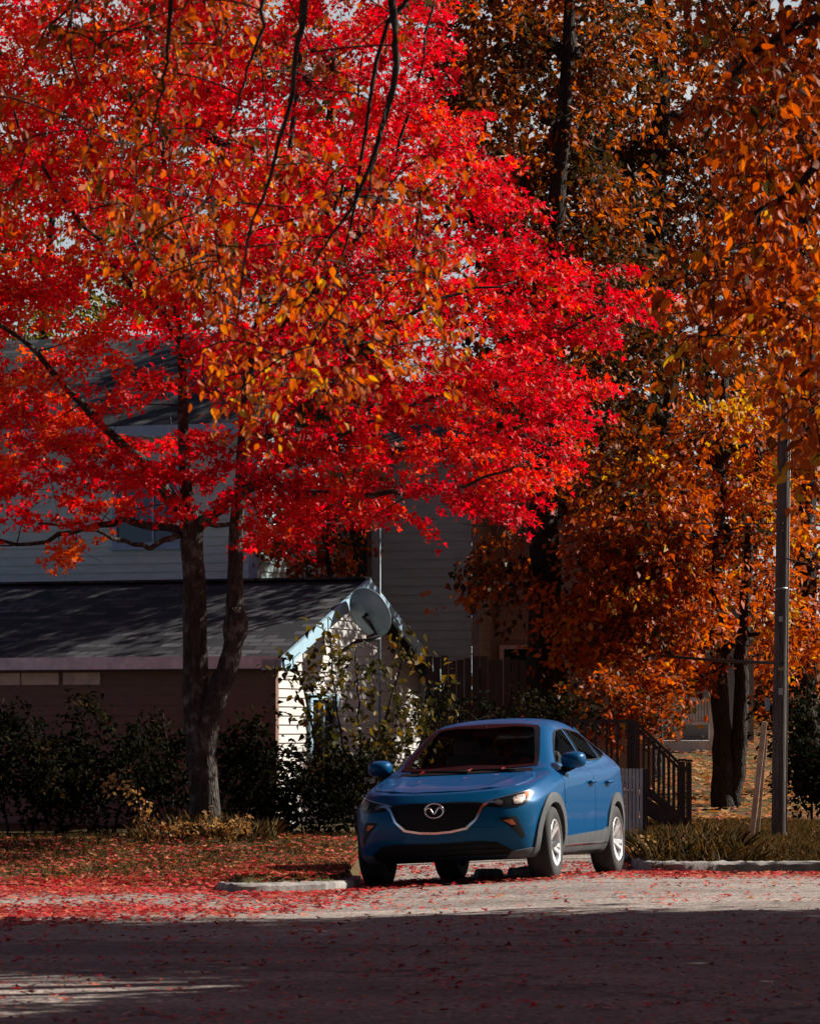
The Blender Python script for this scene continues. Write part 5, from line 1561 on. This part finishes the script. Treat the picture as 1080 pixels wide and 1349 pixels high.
    boughs = [
        ([A(3.2), (6.0, 21.2, 4.0), (4.4, 20.3, 4.35), T(1180, 330, 19.6), T(1080, 395, 19.4), T(1000, 420, 19.3), T(950, 450, 19.2)], .07, .007),
        ([A(3.6), (6.0, 20.6, 4.6), (4.4, 19.6, 5.1), T(1200, 140, 19), T(1100, 200, 18.8), T(1030, 260, 18.8), T(960, 300, 18.8)], .07, .007),
        ([A(4.4), (6.0, 21, 5.6), (4.4, 20.3, 6.2), T(1200, -60, 20), T(1080, 20, 20), T(980, 80, 20), T(930, 160, 20)], .07, .007),
        ([A(2.8), (6.0, 20.6, 3.3), (4.6, 19.6, 3.5), T(1180, 470, 18.6), T(1090, 480, 18.4), T(1030, 510, 18.3)], .06, .006),
        ([A(5.0), (6.0, 22, 6.6), (4.8, 22, 7.2), T(1150, -100, 22), T(1000, 0, 22), T(940, 60, 22)], .06, .006),
    ]
    for p, a, b in boughs: lim.limb(p, a, b, 26, 7, .008, rough=.02)
    for p in ([T(1000, 285, 18.8), T(985, 380, 18.8), T(1000, 470, 18.8)], [T(1010, 230, 18.8), T(1060, 330, 18.8), T(1075, 380, 18.8)]): lim.limb(p, .008, .003, 8, 5)
    Cs = [group([(900, 340), (1000, 300), (1100, 310), (1110, 400), (1040, 470), (960, 440), (905, 470), (890, 400)], 46, 18.2, 20.2),
          group([(985, 450), (1110, 440), (1120, 560), (1060, 600), (1010, 520)], 20, 17.8, 19.2),
          group([(940, 100), (1110, 60), (1110, 320), (1000, 310), (960, 250)], 62, 18.4, 21),
          group([(900, -40), (1120, -40), (1120, 120), (960, 130)], 44, 19, 22),
          group([(1040, 560), (1100, 560), (1100, 660), (1060, 660)], 5, 18, 19)]
    C = np.vstack(Cs)
    C2 = []
    for cx, cy, cz, ax, ay, az, n in ((7.6, 23.4, 8.8, 4.4, 3.6, 3.2, 360), (6.6, 22.6, 5.6, 2.6, 2.4, 2.0, 90), (9.8, 27.8, 8.6, 4.2, 2.8, 3.0, 230), (12.5, 28.0, 10.5, 3.6, 2.8, 2.6, 140), (8.2, 20.5, 10, 4, 2.5, 2.4, 200), (8.6, 17.0, 9.5, 3.6, 2.6, 2.2, 180), (12.0, 20.0, 9.5, 4.2, 2.4, 2.6, 240), (5.9, 18.0, 3.5, 1.5, 2.3, 1.5, 170), (6.7, 23.6, 3.8, 1.6, 3.6, 1.7, 240), (6.3, 18.9, 5.0, 1.7, 2.0, 1.2, 210), (7.4, 19.5, 6.9, 1.9, 1.8, 1.3, 240), (8.0, 17.6, 7.0, 2.0, 1.6, 1.6, 160)):  # out-of-view foliage masses, the low ones added only to shade the road
        u = unit(rng.normal(0, 1, (n, 3))) * (rng.uniform(.15, 1, n) ** .4)[:, None]
        C2.append(np.array([cx, cy, cz]) + u * np.array([ax, ay, az]))
    C2 = np.vstack(C2); C2 = C2[(C2[:, 0] > 640 * C2[:, 1] / F) & (C2[:, 2] > 1.7)]
    sd = np.array([math.cos(R(SUN_EL)) * math.cos(R(SUN_AZ)), math.cos(R(SUN_EL)) * math.sin(R(SUN_AZ)), math.sin(R(SUN_EL))])
    lit = np.vstack([Cs[0], Cs[1], LIT])                          # unseen crown is cut along sun rays to light the hanging boughs
    near = np.full(len(C2), 9.0)
    for i, a in enumerate(lit):
        low = len(Cs[0]) <= i < len(Cs[0]) + len(Cs[1])
        v = C2 - a; near = np.minimum(near, np.linalg.norm(v - (v @ sd)[:, None] * sd, axis=1) + (.8 if low else 0))
    C2 = C2[(near > 1.25) | ((near > .8) & (rng.uniform(0, 1, len(C2)) < .5))]
    Call = np.vstack([C, C2])
    Call = np.vstack([C, C2])
    O = lim.attach(Call, .004, .004, .08, .02)
    O2 = O * .7 + rng.normal(0, .35, O.shape); O2[:, 2] -= .3; O2 = unit(O2)
    r1 = rng.uniform(.15, .30, len(C)); r2 = rng.uniform(.55, .95, len(C2))
    lim.twigs(C, O2[:len(C)], r1, 2, .0028)
    La = list(spray_leaves(rng, C, O2[:len(C)], r1, 23, .072, flat=.4, droop=.25, wide=.8, upn=.35, jit=.6, hang=.9, spread=.14))
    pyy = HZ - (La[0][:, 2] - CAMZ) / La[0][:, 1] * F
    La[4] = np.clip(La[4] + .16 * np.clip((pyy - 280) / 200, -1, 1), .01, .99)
    Lb = spray_leaves(rng, C2, O2[len(C):], r2, 60, .19, flat=.35, droop=.3, upn=.5, hang=.6)
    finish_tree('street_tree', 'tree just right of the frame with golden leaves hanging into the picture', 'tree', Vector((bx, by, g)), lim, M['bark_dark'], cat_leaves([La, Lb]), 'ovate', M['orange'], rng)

def woody(M):
    G = 'big autumn trees behind the stairs and pole'
    gen_tree(M, 'autumn_tree', 'huge dark brown leaved tree with the thick trunk right of the two storey house', 724, 50.5,
             [(690, 120, 130, 170, .5, 2.4, 95), (640, 30, 110, 130, 1.5, 2, 40), (770, 60, 110, 150, 1.2, 2.4, 60), (760, 300, 100, 130, .6, 2.2, 70), (670, 330, 80, 110, .8, 1.8, 40), (800, 430, 90, 90, 0, 2, 40), (700, 520, 90, 90, 1, 1.8, 30), (655, 745, 55, 60, -.6, .8, 17), (790, 560, 70, 70, .5, 1.8, 22)],
             'brown', 101, [(722, 940), (719, 820), (716, 690), (712, 560), (715, 420), (730, 280), (745, 130), (752, -40), (756, -160)], .30, .05, rad=(.36, .62), per=64, shift=-.01, spread=.26)
    gen_tree(M, 'autumn_tree', 'tall tree with a leaning dark trunk in the middle of the brown foliage', 842, 56.5,
             [(860, 80, 130, 150, .5, 2.6, 80), (880, 280, 110, 130, .4, 2.4, 70), (900, 430, 110, 110, -.3, 2.2, 50), (820, 250, 90, 120, 1.2, 2, 36), (960, 130, 100, 160, 1, 2.2, 50), (830, 620, 90, 90, -.6, 1.8, 42)],
             'brown', 102, [(846, 930), (850, 800), (858, 690), (868, 580), (878, 470), (872, 380), (862, 300), (868, 190), (872, 90), (858, 0), (850, -120)], .32, .09, rad=(.38, .68), shift=-.04, spread=.26)
    gen_tree(M, 'autumn_tree', 'orange leaved tree with two dark trunks left of the utility pole', 952, 51.0,
             [(860, 690, 100, 70, -1.0, 1.6, 72), (800, 760, 75, 70, -1.2, 1.3, 48), (905, 790, 95, 70, -1, 1.5, 60), (960, 700, 95, 80, -.5, 1.6, 56), (985, 590, 80, 80, -.2, 1.5, 44), (900, 600, 80, 60, 0, 1.5, 30), (780, 850, 60, 50, -.8, 1.1, 22), (880, 870, 70, 45, -.6, 1.2, 22), (1010, 830, 60, 70, -.3, 1.3, 26)],
             'orange_far', 103, [(952, 1010), (949, 930), (945, 850), (944, 770), (950, 690), (948, 600), (955, 500)], .165, .05, rad=(.36, .6), per=62, leaf=.12,
             extra=[([(962, 1070), (972, 1000), (976, 930), (978, 850), (984, 770), (990, 680), (1000, 590)], .15, .045)])
    gen_tree(M, 'autumn_tree', 'shadowed orange tree at the right edge behind the utility pole', 1066, 54.0,
             [(1060, 720, 60, 90, -.6, 1.6, 44), (1070, 560, 70, 100, 0, 1.8, 44), (1050, 380, 80, 110, .4, 1.8, 44), (1075, 200, 80, 130, .6, 2, 44), (1070, 860, 60, 70, -.6, 1.4, 34)],
             'orange_far', 104, [(1064, 960), (1060, 860), (1062, 700), (1066, 500), (1060, 280), (1065, 80), (1062, -60)], .22, .05, rad=(.4, .7), shift=0)
    gen_tree(M, 'autumn_tree', 'far rusty tree low behind the stairs and fence', 770, 65.0,
             [(760, 880, 110, 60, 0, 2, 48), (700, 790, 80, 80, .6, 2, 36), (800, 700, 120, 100, .4, 2.4, 56), (770, 540, 120, 100, 1, 2.4, 40)],
             'brown', 105, [(772, 900), (768, 780), (765, 640), (770, 480)], .20, .06, rad=(.55, .85), shift=.06)
    gen_tree(M, 'autumn_tree', 'far orange tree on the leafy slope between the stairs and pole', 925, 70.0,
             [(920, 900, 120, 60, 0, 2.2, 56), (1010, 880, 90, 70, -.5, 2, 40), (930, 760, 140, 100, .6, 2.6, 60), (960, 580, 130, 110, 1, 2.6, 44), (930, 400, 120, 110, 1, 2.6, 36), (905, 945, 110, 30, -1, 1.4, 40)],
             'orange_far', 106, [(925, 900), (930, 760), (926, 600), (930, 420), (928, 250)], .22, .06, rad=(.6, .95), shift=-.06)
    gen_tree(M, 'autumn_tree', 'small amber tree rising behind the ridge of the low house', 440, 52.0,
             [(430, 735, 42, 34, 0, .7, 20), (400, 690, 60, 50, .4, .9, 22), (460, 660, 50, 60, .3, .9, 20)],
             'orange_far', 107, [(441, 880), (438, 800), (432, 730), (428, 640)], .07, .02, rad=(.28, .45), per=42, leaf=.11, shift=-.12)
    gen_tree(M, 'autumn_tree', 'yellow green tree far behind the red crown at left', 60, 68.0,
             [(50, 450, 110, 80, 0, 2.4, 48), (130, 520, 70, 60, .5, 1.8, 22), (-20, 600, 100, 90, .5, 2, 26), (120, 330, 110, 90, .6, 2.2, 30), (0, 330, 90, 90, .6, 2.2, 30)],
             'yellow', 108, [(62, 850), (70, 700), (60, 560), (58, 420), (70, 280)], .22, .06, rad=(.55, .9))
    gen_tree(M, 'autumn_tree', 'tall rust coloured tree far behind the two storey house roof', 420, 72.0,
             [(430, 330, 150, 150, 0, 2.6, 60), (340, 180, 150, 140, .6, 2.4, 44), (540, 420, 120, 130, .5, 2.4, 46), (560, 220, 120, 140, .5, 2.4, 40), (240, 330, 130, 110, .3, 2.2, 70), (150, 180, 130, 130, .5, 2.2, 64), (40, 150, 110, 120, .5, 2.2, 50), (260, 60, 150, 110, .5, 2.2, 70), (420, 60, 110, 110, .5, 2.2, 44)],
             'orange_far', 109, [(425, 820), (430, 620), (426, 440), (430, 250), (440, 60)], .26, .06, rad=(.6, 1.0))
    # far wood closing the view: one mass
    rng = np.random.default_rng(55)
    C = []
    for i in range(46):
        x = rng.uniform(-16, 18); y = rng.uniform(92, 106); zb = GZ(x, y); h = rng.uniform(7, 12) + (2.5 if 4 < x < 9 else 0)
        n = 18
        u = unit(rng.normal(0, 1, (n, 3))) * (rng.uniform(.2, 1, n) ** .4)[:, None]
        C.append(np.array([x, y, zb + h * .5]) + u * np.array([2.4, 2, h * .5]))
    C = np.vstack(C); O = unit(rng.normal(0, 1, C.shape) * np.array([1, 1, .3]))
    L = spray_leaves(rng, C, O, rng.uniform(.8, 1.3, len(C)), 26, .34, flat=.4, droop=.3, upn=.5)
    me = leaf_mesh('far_wood', 'simple', *L[:4], L[4], rng); o = link('far_wood', me, M['brown']); o['kind'] = 'stuff'

def shrub(M, name, label, blobs, Y, leafm, seed, leaf, per, stems, kind='simple', rad=(.16, .32), r0=.02, group=None, cat='shrub', hang=.3, spread=.15, shift=0):
    rng = np.random.default_rng(seed); lim = Limbs(rng)
    bx = [PX(p[0][0], Y) for p in stems]; base = Vector((sum(bx) / len(bx), Y, 0)); base.z = GZ(base.x, Y)
    for st in stems:
        p = [tuple(P(a, b, Y + (c[0] if c else 0))) for a, b, *c in st]
        p[0] = (p[0][0], p[0][1], GZ(p[0][0], p[0][1]) - .05)
        lim.limb(p, r0, r0 * .3, 14, 6, .01)
    C = blob_sample(rng, [(b[0], b[1], b[2], b[3], Y + b[4], b[5], b[6]) for b in blobs])
    zmin = ground_z(C[:, 0], C[:, 1]) + .08; C[:, 2] = np.maximum(C[:, 2], zmin)
    O = lim.attach(C, .004, .006, .12, r0 * .7)
    O2 = unit(O + rng.normal(0, .4, O.shape)); r = rng.uniform(rad[0], rad[1], len(C))
    L = list(spray_leaves(rng, C, O2, r, per, leaf, flat=.4, droop=.2, wide=.8, upn=.6, jit=.5, hang=hang, spread=spread)); L[4] = np.clip(L[4] + shift, .01, .99)
    gz = ground_z(L[0][:, 0], L[0][:, 1]); ok = L[0][:, 2] > gz
    L = [a[ok] for a in L]
    finish_tree(name, label, cat, base, lim, M['bark_dark'], tuple(L), kind, M[leafm], rng, group, 'foliage', 'stem')

def shrubs(M):
    shrub(M, 'sapling', 'leafy sapling with drooping olive and amber leaves before the white gable', [(400, 910, 32, 55, 0, .5, 16), (440, 900, 45, 60, .1, .5, 16), (500, 925, 60, 60, 0, .6, 20), (560, 920, 40, 50, 0, .5, 16), (470, 985, 100, 40, -.1, .6, 52), (430, 830, 14, 22, 0, .2, 4), (540, 870, 24, 24, 0, .3, 7), (465, 870, 60, 30, 0, .4, 10), (385, 870, 14, 20, 0, .2, 4)], 43.6, 'olive', 201, .105, 7,
          [[(470, 1080), (455, 1000), (440, 900), (432, 815)], [(480, 1080), (500, 990), (520, 900), (542, 850)], [(460, 1080), (420, 990), (398, 900), (380, 860)], [(490, 1080), (545, 1000), (570, 940), (585, 900)], [(475, 1080), (475, 980), (470, 900), (468, 850)]], 'ovate', (.18, .32), .022, hang=.75, shift=-.08)
    D = 'dark shrubs under the house wall'
    for lab, blobs, Y, sd, st in (
        ('dark shrub at the left frame edge below the two peach boards', [(10, 985, 60, 50, 0, .6, 34), (40, 1030, 90, 60, -.1, .7, 48), (-30, 1010, 60, 70, 0, .6, 24)], 43.6, 202, [[(10, 1095), (0, 1000), (5, 920)], [(40, 1095), (60, 1020), (50, 950)]]),
        ('dark shrub in the gap between left edge shrub and maple trunk', [(125, 1005, 60, 42, 0, .6, 32), (130, 1040, 90, 55, -.1, .7, 44), (180, 985, 40, 35, .1, .4, 9), (110, 940, 26, 26, .1, .4, 6)], 43.9, 203, [[(125, 1095), (120, 1020), (110, 940)], [(150, 1095), (170, 1010), (185, 945)]]),
        ('dark shrub pressed close behind the foot of the maple trunk', [(235, 1020, 60, 60, .3, .6, 36), (215, 980, 40, 40, .3, .4, 8)], 44.3, 204, [[(230, 1095), (225, 1020), (215, 940)]]),
        ('dark rounded shrub right of the maple trunk', [(330, 1030, 50, 60, .2, .6, 40), (345, 985, 40, 40, .2, .5, 18), (310, 980, 24, 30, .3, .3, 8)], 43.8, 205, [[(330, 1095), (330, 1020), (340, 955)]]),
        ('dark low shrub between the sapling and the car bonnet', [(420, 1045, 60, 48, -.3, .6, 44), (480, 1030, 50, 55, -.2, .6, 30), (380, 1060, 40, 40, -.3, .5, 18)], 43.0, 206, [[(420, 1095), (420, 1040), (425, 980)], [(480, 1095), (485, 1030), (490, 980)]]),
        ('dark bush behind the car roof below the board fence', [(600, 950, 60, 55, 0, .8, 30), (680, 950, 60, 45, 0, .8, 26), (740, 960, 40, 45, 0, .7, 16)], 46.5, 207, [[(600, 1080), (600, 1000), (605, 930)], [(690, 1080), (690, 1000), (690, 930)]])):
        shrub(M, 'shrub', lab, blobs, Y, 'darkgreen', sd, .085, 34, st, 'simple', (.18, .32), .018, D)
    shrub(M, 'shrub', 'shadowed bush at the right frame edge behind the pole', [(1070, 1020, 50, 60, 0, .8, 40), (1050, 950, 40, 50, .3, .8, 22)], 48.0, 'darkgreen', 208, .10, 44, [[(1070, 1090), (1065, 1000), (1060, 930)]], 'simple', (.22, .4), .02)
    shrub(M, 'shrub', 'rusty bush crowding the stairs from behind', [(800, 930, 50, 50, 0, .8, 30), (870, 930, 40, 50, .3, .8, 26)], 47.5, 'orange_far', 209, .10, 36, [[(800, 1080), (805, 1000), (800, 900)], [(865, 1080), (870, 1000), (872, 900)]], 'simple', (.22, .4), .02, shift=-.2)
    # weeds by the maple's foot
    W = 'weeds at the foot of the maple'
    shrub(M, 'weed', 'tall arching straw coloured weed left of the maple foot', [(170, 1045, 16, 10, 0, .15, 5), (145, 1028, 18, 8, 0, .12, 4), (188, 1070, 10, 14, 0, .12, 4)], 41.0, 'straw', 210, .06, 10, [[(197, 1096), (188, 1070), (170, 1042), (135, 1022), (112, 1018)]], 'simple', (.06, .13), .006, W, 'weed')
    shrub(M, 'weed', 'orange leaved weed right of the maple foot', [(322, 1085, 12, 14, 0, .15, 6), (300, 1092, 20, 8, 0, .2, 6), (275, 1088, 16, 12, -.1, .2, 6)], 40.9, 'straw', 211, .06, 11, [[(308, 1104), (322, 1086), (328, 1064)], [(308, 1104), (290, 1092), (276, 1072)]], 'simple', (.06, .13), .006, W, 'weed')
    shrub(M, 'weed', 'short reddish weed tuft hugging the mound left of the maple', [(215, 1090, 40, 12, 0, .3, 12), (240, 1098, 40, 8, 0, .3, 10)], 41.0, 'straw', 212, .06, 9, [[(230, 1108), (212, 1092), (200, 1076)], [(230, 1108), (246, 1090), (252, 1070)]], 'simple', (.08, .14), .006, W, 'weed', shift=-.2)
    shrub(M, 'weed', 'yellow weed growing beside the rear wheel of the car', [(845, 1115, 12, 14, 0, .2, 7), (858, 1124, 12, 8, 0, .2, 5)], 37.6, 'straw', 213, .055, 9, [[(846, 1136), (845, 1120), (842, 1100)]], 'simple', (.06, .12), .005, W + ' and by the car', 'weed')

def wood_around(M):
    """unseen tree mass added behind and beside the camera to block sky light"""
    rng = np.random.default_rng(91); C = []
    spots = [(x + rng.uniform(-1.5, 1.5), -13 + rng.uniform(-4, 4), rng.uniform(15, 20)) for x in np.linspace(-30, 30, 15)]
    spots += [(-14 + rng.uniform(-2, 2), y, rng.uniform(15, 19)) for y in np.linspace(-10, 8, 4)]
    spots += [(27 + rng.uniform(-2, 2), y, rng.uniform(12, 16)) for y in np.linspace(-10, 62, 13)]
    for x, y, h in spots:
        n = 46; u = unit(rng.normal(0, 1, (n, 3))) * (rng.uniform(.25, 1, n) ** .4)[:, None]
        C.append(np.array([x, y, h * .52]) + u * np.array([3.4, 3.0, h * .5]))
    C = np.vstack(C); O = unit(rng.normal(0, 1, C.shape) * np.array([1, 1, .3]))
    L = spray_leaves(rng, C, O, rng.uniform(.9, 1.5, len(C)), 24, .42, flat=.4, droop=.3, upn=.5)
    me = leaf_mesh('sky_blocking_wood', 'simple', *L, rng); o = link('sky_blocking_wood', me, M['olive']); o['kind'] = 'stuff'  # out-of-view trees added to hold back the sky's fill
# ------------------------------------------------------------------ everything together
def main():
    M = {
        'red': leafmat('red_maple_leaf', RED_STOPS, .45, .55, 1.4, .2),
        'orange': leafmat('orange_leaf', ORG_STOPS, .42, .55, 1.3, .2),
        'orange_far': leafmat('rust_orange_leaf', [(a, tuple(x * .92 for x in c)) for a, c in ORG_STOPS], .42, .55, 1.3, .2),
        'brown': leafmat('brown_leaf', BRN_STOPS, .40, .5, 1.3, .2),
        'olive': leafmat('olive_leaf', OLV_STOPS, .35, .42, 1.2),
        'yellow': leafmat('yellow_green_leaf', [(0, (.05, .05, .01)), (.5, (.25, .20, .03)), (1, (.50, .30, .05))], .4),
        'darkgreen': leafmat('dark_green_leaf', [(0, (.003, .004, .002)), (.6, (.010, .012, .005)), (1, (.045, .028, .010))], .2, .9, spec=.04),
        'straw': leafmat('straw_leaf', [(0, (.20, .05, .02)), (.5, (.40, .22, .08)), (1, (.55, .38, .18))], .35),
        'bark_maple': barkmat('maple_bark', (.018, .014, .012), (.085, .068, .058), .5),
        'bark_dark': barkmat('dark_bark', (.012, .009, .008), (.06, .045, .036)),
    }
    build_ground(); build_houses(); build_yard()
    cx, cy = .84, 35.2
    f_ = Vector((-math.sin(R(15.8)), -math.cos(R(15.8)), 0))
    l_ = Vector((-f_.y, f_.x, 0)); gw = {(a, b): GZ(cx + 1.31 * a * f_.x + .8 * b * l_.x, cy + 1.31 * a * f_.y + .8 * b * l_.y) for a in (1, -1) for b in (1, -1)}
    zf = (gw[1, 1] + gw[1, -1]) / 2; zr = (gw[-1, 1] + gw[-1, -1]) / 2
    roll = math.atan2(gw[1, 1] + gw[-1, 1] - gw[1, -1] - gw[-1, -1], 2 * 1.6)
    car = build_car((cx, cy, (zf + zr) / 2 + .008), math.atan2(f_.y, f_.x), math.atan2(zr - zf, 2.62), roll)
    cm = car.matrix_world.copy()
    build_litter(M, [(cm @ l, (cm.to_3x3() @ n).normalized()) for l, n in CAR_LEAVES])
    wood_around(M); red_maple(M); woody(M); near_boughs(M); shrubs(M)
    # light: low autumn sun from the right, a little behind the trees
    el, az = R(SUN_EL), R(SUN_AZ)
    s = Vector((math.cos(el) * math.cos(az), math.cos(el) * math.sin(az), math.sin(el)))
    L = bpy.data.lights.new('sun', 'SUN'); L.energy = 5.0; L.angle = R(.5); L.color = (1.0, .93, .84)
    lo = bpy.data.objects.new('sun', L); COL.objects.link(lo); lo.rotation_euler = s.to_track_quat('Z', 'Y').to_euler(); lo.location = (20, 20, 30)
    w = bpy.data.worlds.new('World'); SC.world = w; w.use_nodes = True
    nt = w.node_tree; bg = nt.nodes['Background']; sk = nt.nodes.new('ShaderNodeTexSky'); sk.sky_type = 'NISHITA'
    sk.sun_disc = False; sk.sun_elevation = el; sk.sun_rotation = R(90 - SUN_AZ); sk.dust_density = .8; sk.air_density = .3; sk.ozone_density = .5
    nt.links.new(sk.outputs[0], bg.inputs[0]); bg.inputs[1].default_value = SKY
    # pale overcast band of sky low behind the woods
    m, nt2, out = nmat('pale_sky'); e = N(nt2, 'ShaderNodeEmission')
    c = ramp(nt2, noise(nt2, coord(nt2, 'Object', (1, 1, 2.2)), .02, 6, .6), [(.35, (.52, .62, .70)), (.65, (.86, .88, .88))])
    nt2.links.new(c, e.inputs[0]); e.inputs[1].default_value = .42; nt2.links.new(e.outputs[0], out.inputs[0])
    V = []; n = 60
    for i in range(n + 1):
        a = R(30 + 120 * i / n); V += [(260 * math.cos(a), 260 * math.sin(a), -8), (260 * math.cos(a), 260 * math.sin(a), 75)]
    mb = MB(); mb.add(V, [(2 * i, 2 * i + 2, 2 * i + 3, 2 * i + 1) for i in range(n)], True); o = mb.build('sky', m); o['kind'] = 'structure'
    cam = bpy.data.cameras.new('camera'); co = bpy.data.objects.new('camera', cam); COL.objects.link(co)
    co.location = (0, 0, CAMZ); co.rotation_euler = (R(90), 0, 0)
    cam.sensor_fit = 'HORIZONTAL'; cam.sensor_width = 36; cam.lens = F / 1080 * 36
    cam.shift_y = (HZ - 674.5) / 1080; cam.clip_start = .5; cam.clip_end = 600
    cam.dof.use_dof = True; cam.dof.focus_distance = 37.0; cam.dof.aperture_fstop = 13.0
    SC.camera = co
    SC.view_settings.view_transform = 'Standard'; SC.view_settings.look = 'None'; SC.view_settings.exposure = EXPO; SC.view_settings.gamma = 1
    SC.render.engine = 'CYCLES'
    c = SC.cycles; c.max_bounces = 8; c.diffuse_bounces = 3; c.glossy_bounces = 3; c.transmission_bounces = 4; c.transparent_max_bounces = 8; c.sample_clamp_indirect = 4.0
    c.caustics_reflective = False; c.caustics_refractive = False

SUN_EL, SUN_AZ, SKY, EXPO = 36.0, 21.0, .05, 0.9
main()
